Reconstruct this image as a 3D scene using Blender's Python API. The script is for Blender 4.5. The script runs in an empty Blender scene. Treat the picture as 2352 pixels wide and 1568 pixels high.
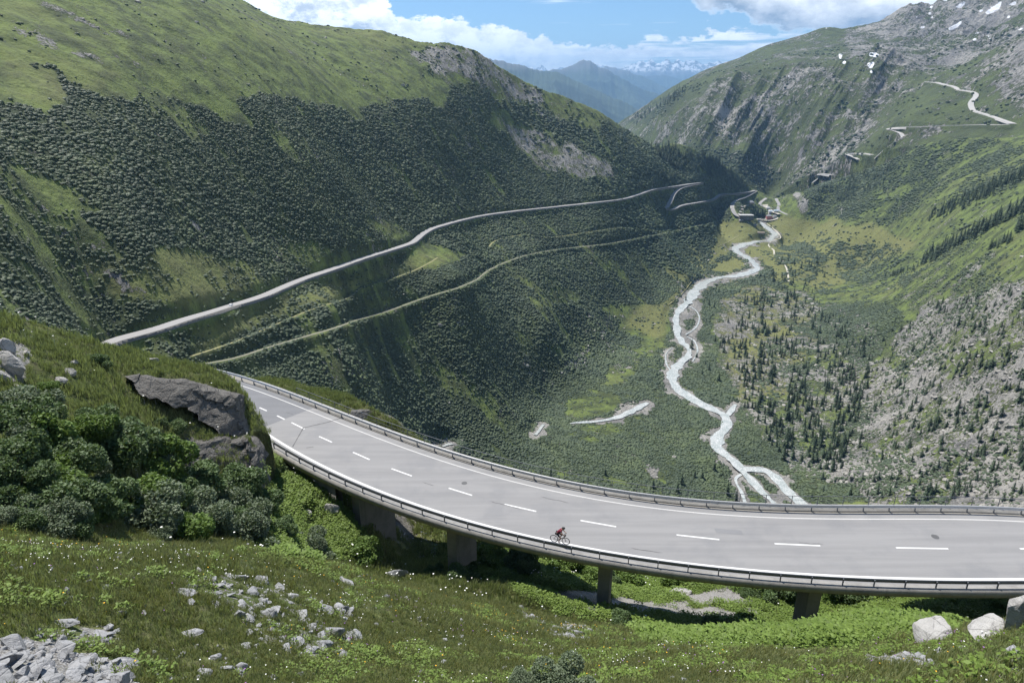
import bpy, bmesh, math, random
import numpy as np
from mathutils import Vector, Matrix
R = math.radians
random.seed(7)
rng = np.random.default_rng(11)
SC = bpy.context.scene
COL = SC.collection

# ------------------------------------------------------------------ camera
PITCH = R(20.85); FPX = 1560.0; CX, CY = 1176.0, 784.0
cam_d = bpy.data.cameras.new("camera"); cam = bpy.data.objects.new("camera", cam_d)
COL.objects.link(cam); SC.camera = cam
cam.location = (0, 0, 0); cam.rotation_euler = (R(90) - PITCH, 0, 0)
cam_d.lens = 36.0 * FPX / 2352.0; cam_d.sensor_width = 36; cam_d.clip_start = 0.5; cam_d.clip_end = 120000

# ------------------------------------------------------------------ light
SUN_EL, SUN_AZ = R(61), R(-40)      # azimuth from +Y towards +X
EXPOSURE = 0.56
sd = Vector((math.sin(SUN_AZ) * math.cos(SUN_EL), math.cos(SUN_AZ) * math.cos(SUN_EL), math.sin(SUN_EL)))
sun_d = bpy.data.lights.new("sun", 'SUN'); sun = bpy.data.objects.new("sun", sun_d); COL.objects.link(sun)
sun_d.energy = 5.0; sun_d.angle = R(0.6); sun_d.color = (1.0, 0.955, 0.89)
sun.rotation_euler = sd.to_track_quat('Z', 'Y').to_euler(); sun.location = (0, 0, 200)
SC.view_settings.view_transform = 'Standard'; SC.view_settings.look = 'None'
SC.view_settings.exposure = EXPOSURE; SC.view_settings.gamma = 1; SC.view_settings.use_curve_mapping = False
SC.cycles.max_bounces = 5; SC.cycles.diffuse_bounces = 3; SC.cycles.volume_bounces = 0
SC.cycles.glossy_bounces = 2; SC.cycles.transmission_bounces = 2; SC.cycles.transparent_max_bounces = 4
SC.cycles.use_adaptive_sampling = True


class NT:
    """tiny helper for node trees"""
    def __init__(s, tree): s.t = tree; s.n = tree.nodes; s.l = tree.links
    def new(s, kind, **kw):
        nd = s.n.new(kind)
        for k, v in kw.items():
            setattr(nd, k, v)
        return nd
    def put(s, sock, v):
        if isinstance(v, bpy.types.NodeSocket): s.l.new(v, sock)
        elif v is not None:
            if hasattr(sock, 'default_value'):
                if isinstance(v, (tuple, list)) and len(v) == 3 and sock.type == 'RGBA': v = (*v, 1)
                sock.default_value = v
    def math(s, op, a, b=None, c=None, clamp=False):
        nd = s.new('ShaderNodeMath', operation=op, use_clamp=clamp)
        for i, v in enumerate((a, b, c)):
            if v is not None: s.put(nd.inputs[i], v)
        return nd.outputs[0]
    def mix(s, f, a, b, mode='MIX'):
        nd = s.new('ShaderNodeMix', data_type='RGBA', blend_type=mode)
        s.put(nd.inputs[0], f); s.put(nd.inputs[6], a); s.put(nd.inputs[7], b)
        return nd.outputs[2]
    def smooth(s, v, a, b):
        nd = s.new('ShaderNodeMapRange', interpolation_type='SMOOTHSTEP')
        s.put(nd.inputs[0], v); nd.inputs[1].default_value = a; nd.inputs[2].default_value = b
        return nd.outputs[0]
    def noise(s, vec, scale, detail=3, rough=.55, out=0):
        nd = s.new('ShaderNodeTexNoise'); s.put(nd.inputs['Vector'], vec)
        nd.inputs['Scale'].default_value = scale; nd.inputs['Detail'].default_value = detail
        nd.inputs['Roughness'].default_value = rough
        return nd.outputs[out]
    def voro(s, vec, scale, feature='F1', out=0):
        nd = s.new('ShaderNodeTexVoronoi', feature=feature); s.put(nd.inputs['Vector'], vec)
        nd.inputs['Scale'].default_value = scale
        return nd.outputs[out]
    def mapping(s, vec, loc=(0, 0, 0), rot=(0, 0, 0), sca=(1, 1, 1)):
        nd = s.new('ShaderNodeMapping'); s.put(nd.inputs[0], vec)
        nd.inputs[1].default_value = loc; nd.inputs[2].default_value = rot; nd.inputs[3].default_value = sca
        return nd.outputs[0]
    def ramp(s, f, stops, interp='LINEAR'):
        nd = s.new('ShaderNodeValToRGB'); s.put(nd.inputs[0], f); cr = nd.color_ramp; cr.interpolation = interp
        while len(cr.elements) < len(stops): cr.elements.new(0.5)
        for el, (p, c) in zip(cr.elements, stops):
            el.position = p; el.color = (*c, 1) if len(c) == 3 else c
        return nd.outputs[0]


# ------------------------------------------------------------------ sky
def px_ray(px, py):
    """horizontal distance per unit, azimuth and tan(elevation) of the line of sight through a point of the view"""
    yc = -(np.asarray(py, float) - CY) / FPX; xc = (np.asarray(px, float) - CX) / FPX
    F = math.cos(PITCH) + math.sin(PITCH) * yc; Z = -math.sin(PITCH) + math.cos(PITCH) * yc
    hor = np.hypot(xc, F)
    return np.arctan2(xc, F), Z / hor


def build_world():
    w = bpy.data.worlds.new("World"); SC.world = w; w.use_nodes = True
    n = NT(w.node_tree); n.n.clear()
    sky = n.new('ShaderNodeTexSky', sky_type='NISHITA')
    sky.sun_disc = False; sky.sun_elevation = SUN_EL; sky.sun_rotation = SUN_AZ; sky.altitude = 2100
    sky.air_density = 1.0; sky.dust_density = 0.6; sky.ozone_density = 2.0
    tc = n.new('ShaderNodeTexCoord'); vec = tc.outputs['Generated']
    sx = n.new('ShaderNodeSeparateXYZ'); n.put(sx.inputs[0], vec)
    X, Y, Z = sx.outputs
    az = n.math('ARCTAN2', X, Y)                       # radians, 0 = ahead
    el = n.math('ARCSINE', Z)
    c = n.new('ShaderNodeCombineXYZ')
    n.put(c.inputs[0], az); n.put(c.inputs[1], n.math('MULTIPLY', el, 1.6)); n.put(c.inputs[2], 0.3)
    uv = c.outputs[0]
    t = n.math('DIVIDE', n.math('ADD', az, 0.7), 1.4, clamp=True)      # -0.7..0.7 rad -> 0..1
    def stops(pts):
        out = []
        for px, py in pts:
            a, e = px_ray(px, py); v = (math.atan(e) + 0.05) / 0.3
            out.append(((a + 0.7) / 1.4, (v, v, v)))
        return out
    # top of the cumulus bank, by direction
    top = n.ramp(t, stops([(-400, -250), (500, -120), (840, -60), (905, 26), (985, 30), (1060, 42), (1100, 62), (1166, 58),
                           (1220, 80), (1290, 88), (1335, 98), (1400, 106), (1500, 88), (1640, 66), (1800, 62), (2300, -100)]))
    elv = n.math('DIVIDE', n.math('ADD', el, 0.05), 0.3)
    big = n.noise(uv, 17, 9, .66); fine = n.noise(uv, 60, 6, .65)
    d = n.math('SUBTRACT', top, elv)
    d = n.math('ADD', d, n.math('MULTIPLY', n.math('SUBTRACT', big, 0.5), 0.24))
    d = n.math('ADD', d, n.math('MULTIPLY', n.math('SUBTRACT', fine, 0.5), 0.11))
    m1 = n.math('MULTIPLY', n.smooth(d, 0.0, 0.022), n.math('SUBTRACT', 1.0, n.smooth(el, 0.24, 0.36)))
    # streaky thin cloud low on the right
    st = n.noise(n.mapping(uv, rot=(0, 0, R(-8)), sca=(3, 26, 1)), 2.2, 6, .6)
    rightness = n.smooth(az, 0.02, 0.16)
    # blue breaks inside the streaky layer
    m1 = n.math('MULTIPLY', m1, n.math('SUBTRACT', 1.0, n.math('MULTIPLY', rightness, n.smooth(st, 0.56, 0.40))))
    # upper right bank with a grey base
    top2 = n.ramp(t, stops([(1480, -10), (1560, 0), (1650, 18), (1700, 45), (1760, 75), (1900, 85), (2400, 90), (2900, 90)]))
    d2 = n.math('SUBTRACT', elv, top2)
    d2 = n.math('ADD', d2, n.math('MULTIPLY', n.math('SUBTRACT', big, 0.5), 0.22))
    m2 = n.math('MULTIPLY', n.math('MULTIPLY', n.smooth(d2, 0.0, 0.03), n.smooth(az, 0.17, 0.26)), n.math('SUBTRACT', 1.0, n.smooth(el, 0.24, 0.36)))
    # wisps
    wsp = n.noise(n.mapping(uv, loc=(3, 1, 0), rot=(0, 0, R(-5)), sca=(2.2, 22, 1)), 3.0, 5, .55)
    m3 = n.math('MULTIPLY', n.smooth(wsp, 0.64, 0.80), 0.55)
    mask = n.math('MAXIMUM', n.math('MAXIMUM', m1, m2), m3, clamp=True)
    # shading of the clouds
    sh = n.noise(n.mapping(uv, loc=(.02, .025, 0)), 26, 9, .68)
    depth = n.smooth(d, 0.02, 0.30)
    g1 = n.math('ADD', n.math('MULTIPLY', n.smooth(sh, 0.42, 0.62), 0.85), n.math('MULTIPLY', fine, 0.15))
    g1 = n.math('MULTIPLY', g1, n.math('ADD', 0.35, n.math('MULTIPLY', depth, 0.65)))
    g2 = n.math('MULTIPLY', n.math('SUBTRACT', 1.0, n.smooth(d2, 0.0, 0.22)), 0.9)
    g2 = n.math('ADD', g2, n.math('MULTIPLY', n.math('SUBTRACT', sh, .5), 1.2))
    g = n.math('MAXIMUM', g1, n.math('MULTIPLY', g2, m2), clamp=True)
    ccol = n.mix(g, (1.28, 1.28, 1.28), (0.21, 0.26, 0.34))
    skyc = n.mix(1.0, sky.outputs[0], (0.060, 0.076, 0.088), 'MULTIPLY')
    final = n.mix(n.math('MULTIPLY', mask, 0.96), skyc, ccol)
    bg = n.new('ShaderNodeBackground'); n.put(bg.inputs[0], final); bg.inputs[1].default_value = 1.0
    # (the sky's own strength of about 0.1 is the multiply above; the clouds keep theirs)
    out = n.new('ShaderNodeOutputWorld'); n.put(out.inputs[0], bg.outputs[0])
    w.cycles.sampling_method = 'MANUAL'; w.cycles.sample_map_resolution = 512
build_world()


# ------------------------------------------------------------------ noise
def _hash(ix, iy, seed):
    h = (ix.astype(np.int64) * 374761393 + iy.astype(np.int64) * 668265263 + seed * 1442695041) & 0xffffffff
    h = ((h ^ (h >> 13)) * 1274126177) & 0xffffffff
    h = (h ^ (h >> 16)) & 0xffff
    return h / 65535.0
def vnoise(x, y, seed=0):
    ix = np.floor(x); iy = np.floor(y); fx = x - ix; fy = y - iy
    fx = fx * fx * (3 - 2 * fx); fy = fy * fy * (3 - 2 * fy)
    a = _hash(ix, iy, seed); b = _hash(ix + 1, iy, seed); c = _hash(ix, iy + 1, seed); d = _hash(ix + 1, iy + 1, seed)
    return (a * (1 - fx) + b * fx) * (1 - fy) + (c * (1 - fx) + d * fx) * fy
def fbm(x, y, seed=0, octv=4, gain=.5):
    s = 0; amp = 1; tot = 0
    for i in range(octv):
        s = s + amp * vnoise(x, y, seed + i * 17); tot += amp; amp *= gain; x = x * 2.03 + 5.1; y = y * 2.03 + 3.7
    return s / tot - .5
def ridged(x, y, seed=0, octv=4):
    s = 0; amp = 1; tot = 0
    for i in range(octv):
        s = s + amp * (1 - np.abs(vnoise(x, y, seed + i * 31) * 2 - 1)); tot += amp; amp *= .5; x = x * 2.1 + 1.3; y = y * 2.1 + 7.7
    return s / tot


def to_px(x, y, z):
    c = y * math.cos(PITCH) - z * math.sin(PITCH); c = np.maximum(c, .1)
    return CX + FPX * x / c, CY - FPX * (y * math.sin(PITCH) + z * math.cos(PITCH)) / c
def on_plane(px, py, z):
    a, e = px_ray(px, py); r = z / e
    return Vector((float(r * np.sin(a)), float(r * np.cos(a)), float(z)))


# ------------------------------------------------------------------ land cover: outlines of meadow, scrub, rock, snow
G0X, G0Y, CELL = -500, -500, 3.0
GW, GH = int(3352 / CELL), int(2100 / CELL)
gxx, gyy = np.meshgrid(G0X + (np.arange(GW) + .5) * CELL, G0Y + (np.arange(GH) + .5) * CELL)
wob = 24
gwx = gxx + wob * 2 * fbm(gxx / 40, gyy / 28, 5, 4); gwy = gyy + wob * 1.4 * fbm(gxx / 40, gyy / 28, 55, 4)
def inside(pts, X=None, Y=None):
    X = gwx if X is None else X; Y = gwy if Y is None else Y
    p = np.array(pts, float); res = np.zeros(X.shape, bool)
    bx0, by0 = p.min(0) - 40; bx1, by1 = p.max(0) + 40
    sel = (X > bx0) & (X < bx1) & (Y > by0) & (Y < by1)
    xs, ys = X[sel], Y[sel]; r = np.zeros(xs.shape, bool); j = len(p) - 1
    for i in range(len(p)):
        xi, yi = p[i]; xj, yj = p[j]
        if yi != yj:
            r ^= ((yi > ys) != (yj > ys)) & (xs < (xj - xi) * (ys - yi) / (yj - yi) + xi)
        j = i
    res[sel] = r
    return res
def blur(a, k=1):
    for _ in range(k):
        a = (a + np.roll(a, 1, 0) + np.roll(a, -1, 0) + np.roll(a, 1, 1) + np.roll(a, -1, 1)) / 5
    return a
def sample(layer, px, py):
    fx = np.clip((px - G0X) / CELL - .5, 0, GW - 1.01); fy = np.clip((py - G0Y) / CELL - .5, 0, GH - 1.01)
    ix = fx.astype(int); iy = fy.astype(int); fx = fx - ix; fy = fy - iy
    return (layer[iy, ix] * (1 - fx) + layer[iy, ix + 1] * fx) * (1 - fy) + (layer[iy + 1, ix] * (1 - fx) + layer[iy + 1, ix + 1] * fx) * fy

S = np.where(gxx < 1400, .035, .22); RK = np.zeros(gxx.shape); TAN = np.full(gxx.shape, .25); SNOW = np.zeros(gxx.shape); CON = np.zeros(gxx.shape)
# the wooded part of the left slope and the valley floor
S[inside([(-500, 200), (0, 232), (122, 262), (160, 222), (120, 170), (60, 150), (110, 150), (180, 195), (240, 222), (299, 232), (306, 202), (400, 225),
          (504, 266), (533, 290), (583, 286), (533, 240), (594, 216), (684, 223), (770, 250), (842, 276), (817, 238), (878, 236),
          (954, 227), (1018, 248), (1045, 190), (1110, 205), (1200, 240), (1390, 275), (1500, 335), (1640, 365), (1715, 430),
          (1720, 470), (1660, 510), (1700, 560), (1760, 560), (1800, 640), (1850, 680), (1900, 760), (1800, 900), (1850, 1060), (1950, 1200),
          (1900, 1568), (-500, 1568)])] = .97
def paint(layer, val, pts): layer[inside(pts)] = val
for v, p in [
    (.30, [(165, 600), (200, 590), (300, 640), (330, 600), (360, 570), (430, 562), (520, 590), (600, 610), (640, 640), (620, 660), (540, 690), (420, 710), (380, 690), (280, 690), (200, 660)]),
    (.42, [(430, 775), (560, 705), (700, 662), (800, 640), (950, 580), (1080, 585), (1060, 600), (950, 620), (830, 660), (740, 700), (620, 740), (500, 800), (440, 820)]),
    (.12, [(830, 500), (880, 495), (960, 530), (980, 545), (940, 562), (900, 556)]),
    (.5, [(600, 560), (700, 555), (800, 570), (880, 580), (800, 600), (700, 620), (620, 610)]),
    (.35, [(0, 385), (60, 400), (150, 420), (240, 480), (200, 490), (60, 440), (0, 420)]),
    (.02, [(962, 552), (1085, 580), (1060, 600), (960, 612), (930, 600)]),
    (.2, [(620, 680), (760, 668), (700, 705), (600, 740), (540, 760), (480, 790), (450, 800), (520, 750)]),
    (.30, [(0, 700), (120, 740), (220, 780), (160, 760), (0, 690)]),
    (.10, [(1115, 242), (1160, 262), (1240, 310), (1225, 325), (1190, 310), (1140, 290)]),
    (.10, [(1110, 180), (1150, 215), (1160, 235), (1140, 225), (1105, 195)]),
    (.25, [(1230, 205), (1300, 240), (1390, 275), (1370, 290), (1290, 270), (1230, 230)]),
    (.22, [(1150, 275), (1240, 300), (1330, 340), (1400, 380), (1420, 410), (1290, 400), (1220, 370), (1180, 330)]),
    (.35, [(930, 120), (1000, 95), (1080, 105), (1130, 140), (1190, 180), (1240, 215), (1250, 240), (1190, 240), (1130, 210), (1050, 170), (960, 150)]),
    (.25, [(1560, 375), (1640, 395), (1640, 410), (1580, 395)]),
    (.06, [(1650, 508), (1700, 500), (1760, 525), (1745, 548), (1690, 556), (1672, 590), (1640, 600), (1600, 635), (1560, 680), (1540, 735), (1522, 800), (1490, 830), (1470, 780), (1430, 750), (1390, 712), (1450, 702), (1530, 690), (1570, 640), (1620, 600), (1640, 550)]),
    (.85, [(1560, 640), (1650, 588), (1730, 600), (1730, 625), (1620, 650), (1580, 690), (1545, 700)]),
    (.05, [(1627, 620), (1690, 590), (1710, 600), (1715, 612), (1660, 622)]),
    (.15, [(1400, 850), (1440, 830), (1480, 790), (1470, 850), (1430, 880), (1400, 880)]),
    (.18, [(1320, 915), (1420, 915), (1440, 940), (1330, 962), (1300, 950)]),
    (.45, [(1240, 665), (1310, 660), (1330, 690), (1260, 690)]),
    (.45, [(1250, 780), (1300, 790), (1300, 830), (1270, 820)]),
    # right bank
    (.12, [(1760, 500), (1900, 500), (2000, 520), (2100, 560), (2000, 640), (1900, 660), (1850, 690), (1790, 640), (1755, 600), (1700, 570), (1700, 558), (1775, 552)]),
    (.70, [(1780, 560), (1850, 560), (1900, 600), (1860, 650), (1800, 630)]),
    (.55, [(1900, 560), (2050, 560), (2100, 600), (2000, 660), (1930, 640)]),
    (.28, [(1640, 690), (1750, 650), (1900, 690), (2000, 740), (2060, 850), (2010, 1080), (1800, 1060), (1690, 920), (1640, 800)]),
    (.88, [(1900, 700), (2050, 690), (2080, 740), (1990, 850), (1900, 800), (1820, 760)]),
    (.10, [(1640, 730), (1720, 720), (1760, 800), (1740, 900), (1680, 880), (1640, 820)]),
    (.36, [(2352, 620), (2200, 660), (2120, 690), (2050, 790), (1990, 880), (1950, 980), (1960, 1050), (1790, 1060), (1850, 1110), (1960, 1110), (2000, 1170), (2900, 1170), (2900, 620)]),
    (.95, [(1830, 1085), (1960, 1090), (2120, 1110), (2000, 1150), (1880, 1160)]),
    (.85, [(2000, 1050), (2100, 1060), (2110, 1085), (2020, 1080)]),
    (.92, [(1860, 430), (1990, 368), (2130, 310), (2200, 330), (2150, 400), (2050, 430), (2010, 480), (1930, 505), (1850, 495)]),
    (.60, [(2130, 312), (2352, 330), (2600, 330), (2500, 400), (2352, 420), (2200, 450), (2100, 500), (2000, 520), (2050, 450), (2150, 400)]),
    (.30, [(2060, 640), (2352, 560), (2352, 640), (2200, 680), (2080, 700)]),
]: paint(S, v, p)
for v, p in [
    (.64, [(1150, 275), (1240, 300), (1330, 340), (1400, 380), (1410, 405), (1290, 400), (1220, 370), (1180, 330)]),
    (.60, [(940, 120), (1000, 95), (1080, 105), (1130, 140), (1190, 180), (1240, 215), (1250, 240), (1190, 240), (1130, 210), (1050, 170), (960, 150)]),
    (.62, [(1200, 235), (1300, 260), (1330, 290), (1260, 280)]),
    (.75, [(215, 620), (250, 615), (350, 680), (340, 690), (290, 670)]),
    (.60, [(100, 0), (260, 70), (330, 100), (240, 80), (150, 50)]), (.6, [(30, 60), (120, 100), (250, 140), (200, 140), (60, 90)]),
    (.62, [(1190, 800), (1290, 880), (1310, 830), (1380, 780), (1370, 820), (1300, 870), (1270, 890), (1200, 850)]),
    (.80, [(1375, 785), (1390, 795), (1370, 800)]), (.8, [(1160, 938), (1200, 952), (1165, 945)]),
    (.30, [(1290, 700), (1420, 720), (1480, 800), (1420, 870)]),
    (.98, [(1562, 690), (1600, 680), (1614, 740), (1596, 775), (1618, 800), (1604, 835), (1572, 805), (1562, 760), (1575, 720)]),
    (.95, [(1530, 800), (1545, 795), (1552, 815), (1548, 860), (1536, 845)]),
    (.95, [(1600, 650), (1690, 626), (1740, 615), (1740, 632), (1650, 645), (1605, 668)]),
    (.80, [(1405, 948), (1440, 925), (1490, 920), (1470, 940), (1420, 958)]),
    (.50, [(1640, 690), (1750, 650), (1900, 690), (2000, 740), (2060, 850), (2010, 1080), (1800, 1060), (1690, 920), (1640, 800)]),
    (.50, [(1640, 730), (1720, 720), (1760, 800), (1740, 900), (1680, 880), (1640, 820)]),
    (.66, [(2352, 640), (2220, 670), (2120, 700), (2050, 800), (1990, 880), (1950, 980), (1960, 1050), (1790, 1062), (1850, 1105), (1960, 1110), (2000, 1170), (2900, 1170), (2900, 640)]),
    (.90, [(1790, 1055), (1950, 1060), (2050, 1090), (2000, 1110), (1850, 1090)]),
    (.25, [(2060, 640), (2352, 560), (2352, 640), (2200, 680), (2080, 700)]),
    (.85, [(1830, 440), (1865, 440), (1850, 480), (1830, 490), (1825, 470)]), (.7, [(1910, 480), (1940, 475), (1920, 500)]),
    (.30, [(1980, 430), (2010, 400), (2000, 440), (1960, 480)]),
    (.9, [(1480, 1065), (1520, 1075), (1530, 1100), (1500, 1100)]),
]: paint(RK, v, p)
for v, p in [
    (.55, [(165, 600), (300, 590), (420, 562), (640, 620), (540, 690), (300, 700)]), (.5, [(430, 775), (560, 705), (800, 640), (950, 580), (1085, 585), (830, 660), (620, 740), (500, 800)]), (.30, [(1850, 500), (2100, 420), (2352, 330), (2800, 300), (2800, 700), (2352, 680), (2100, 690), (1900, 680)]),
    (.75, [(1640, 500), (1760, 500), (2000, 520), (2100, 560), (1900, 660), (1790, 640), (1560, 700), (1500, 780), (1430, 740)]),
    (.0, [(1115, 242), (1160, 262), (1240, 310), (1225, 325), (1190, 310), (1140, 290)]), (.9, [(1640, 690), (1750, 650), (1900, 720), (1800, 900), (1690, 920)]),
    (.4, [(850, 60), (1000, 90), (900, 120), (700, 70)]), (.4, [(0, 100), (300, 160), (120, 250), (0, 220)]),
]: paint(TAN, v, p)
# the far massif on the right (its own cover)
S2 = np.full(gxx.shape, .05); RK2 = np.full(gxx.shape, .30)
for L, v, p in [
    (RK2, .20, [(1430, 280), (1650, 150), (1900, 60), (1980, 130), (1700, 190), (1500, 300)]),
    (RK2, .45, [(1500, 300), (1670, 180), (1940, 140), (2110, 175), (2090, 230), (2000, 290), (1900, 420), (1720, 430), (1650, 350)]),
    (RK2, .60, [(1820, 330), (1900, 290), (1860, 380), (1810, 400)]), (RK2, .60, [(1985, 185), (2060, 175), (2000, 240)]),
    (RK2, .60, [(1700, 270), (1780, 200), (1760, 240), (1690, 330)]), (RK2, .60, [(1860, 200), (1880, 195), (1850, 260), (1820, 300)]),
    (RK2, .66, [(1960, 60), (2130, -60), (2900, -200), (2900, 90), (2352, 110), (2230, 140), (2110, 150), (2020, 115), (1940, 100)]),
    (RK2, .50, [(1940, 100), (2110, 130), (2230, 135), (2150, 185), (2000, 160)]),
    (RK2, .70, [(2352, 110), (2290, 140), (2280, 200), (2300, 240), (2352, 220), (2900, 240), (2900, 60)]),
    (RK2, .12, [(2040, 300), (2130, 200), (2230, 215), (2230, 280), (2100, 292)]), (RK2, .6, [(2130, 255), (2180, 228), (2200, 225), (2150, 262)]),
    (S2, .55, [(1430, 280), (1600, 185), (1560, 230), (1480, 290)]),
    (S2, .75, [(1550, 330), (1640, 330), (1720, 350), (1800, 400), (1760, 440), (1700, 430)]),
    (S2, .45, [(1900, 330), (2000, 300), (1960, 370), (1850, 420), (1780, 440)]),
    (SNOW, 1, [(1990, 145), (2010, 142), (2004, 158), (1996, 156)]), (SNOW, 1, [(1995, 165), (2005, 160), (2006, 172)]),
    (SNOW, 1, [(1925, 125), (1936, 122), (1930, 140)]), (SNOW, 1, [(1930, 145), (1950, 135), (1940, 148)]), (SNOW, 1, [(1808, 175), (1816, 170), (1812, 182)]),
    (SNOW, 1, [(1996, 120), (2024, 124), (2014, 132), (1996, 130)]),
    (SNOW, 1, [(2176, 66), (2216, 44), (2200, 62), (2182, 72)]), (SNOW, 1, [(2180, 22), (2224, 4), (2210, 18)]), (SNOW, 1, [(2260, 30), (2300, 4), (2296, 22), (2270, 34)]),
    (SNOW, 1, [(2310, 42), (2322, 32), (2318, 44)]), (SNOW, 1, [(2230, 92), (2250, 84), (2240, 96)]), (SNOW, 1, [(2098, 40), (2112, 36), (2104, 44)]), (SNOW, 1, [(2310, 12), (2340, 0), (2330, 14)]),
    (SNOW, 1, [(2134, 16), (2144, 12), (2140, 24)]), (SNOW, 1, [(1892, 64), (1900, 62), (1898, 67)]), (SNOW, 1, [(2120, -20), (2200, -40), (2190, -10), (2130, 2)]),
]: (paint(L, v, p) if L is not SNOW else L.__setitem__(inside(p, gxx, gyy), v))
for k in range(64):
    cx, cy = 2060 + 330 * random.random(), -30 + 120 * random.random()
    if cy < 20 - (cx - 2060) * .35: continue
    w_, h_ = random.uniform(4, 17), random.uniform(2, 5); SNOW[inside([(cx - w_, cy + h_), (cx, cy - h_ * .2), (cx + w_, cy - h_), (cx + w_ * .3, cy + h_ * .5)], gxx, gyy)] = 1
tx, ty = gxx + .22 * (gwx - gxx), gyy + .22 * (gwy - gyy)
for p in [[(1562, 688), (1600, 680), (1612, 700), (1612, 735), (1618, 745), (1596, 775), (1606, 785), (1618, 800), (1604, 835), (1586, 830), (1572, 805), (1556, 760), (1560, 720)], [(1600, 652), (1690, 628), (1738, 618), (1742, 630), (1690, 645), (1650, 650), (1600, 672)],
          [(1530, 805), (1540, 798), (1548, 812), (1552, 850), (1538, 845), (1530, 825)], [(1405, 956), (1440, 928), (1490, 920), (1478, 940), (1430, 962)], [(1228, 985), (1250, 972), (1245, 992), (1228, 1002)], [(1700, 1075), (1790, 1080), (1812, 1110), (1760, 1098)], [(1640, 1005), (1668, 985), (1664, 1020)], [(1660, 935), (1690, 928), (1680, 958)]]:
    m_ = inside(p, tx, ty); S[m_] = .01; RK[m_] = 1.0
for p in [[(1572, 700), (1584, 704), (1582, 722), (1570, 716)], [(1570, 738), (1596, 732), (1600, 752), (1576, 766)], [(1586, 780), (1602, 786), (1592, 800)], [(1536, 812), (1545, 810), (1546, 832), (1538, 830)], [(1716, 1085), (1750, 1086), (1786, 1130), (1790, 1150), (1760, 1120)]]:
    m_ = inside(p, tx, ty); S[m_] = .95; RK[m_] = 0.1
S = blur(S, 1); RK = blur(RK, 2); TAN = blur(TAN, 8); S2 = blur(S2, 2); RK2 = blur(RK2, 16); SNOW = blur(SNOW, 1)


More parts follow.
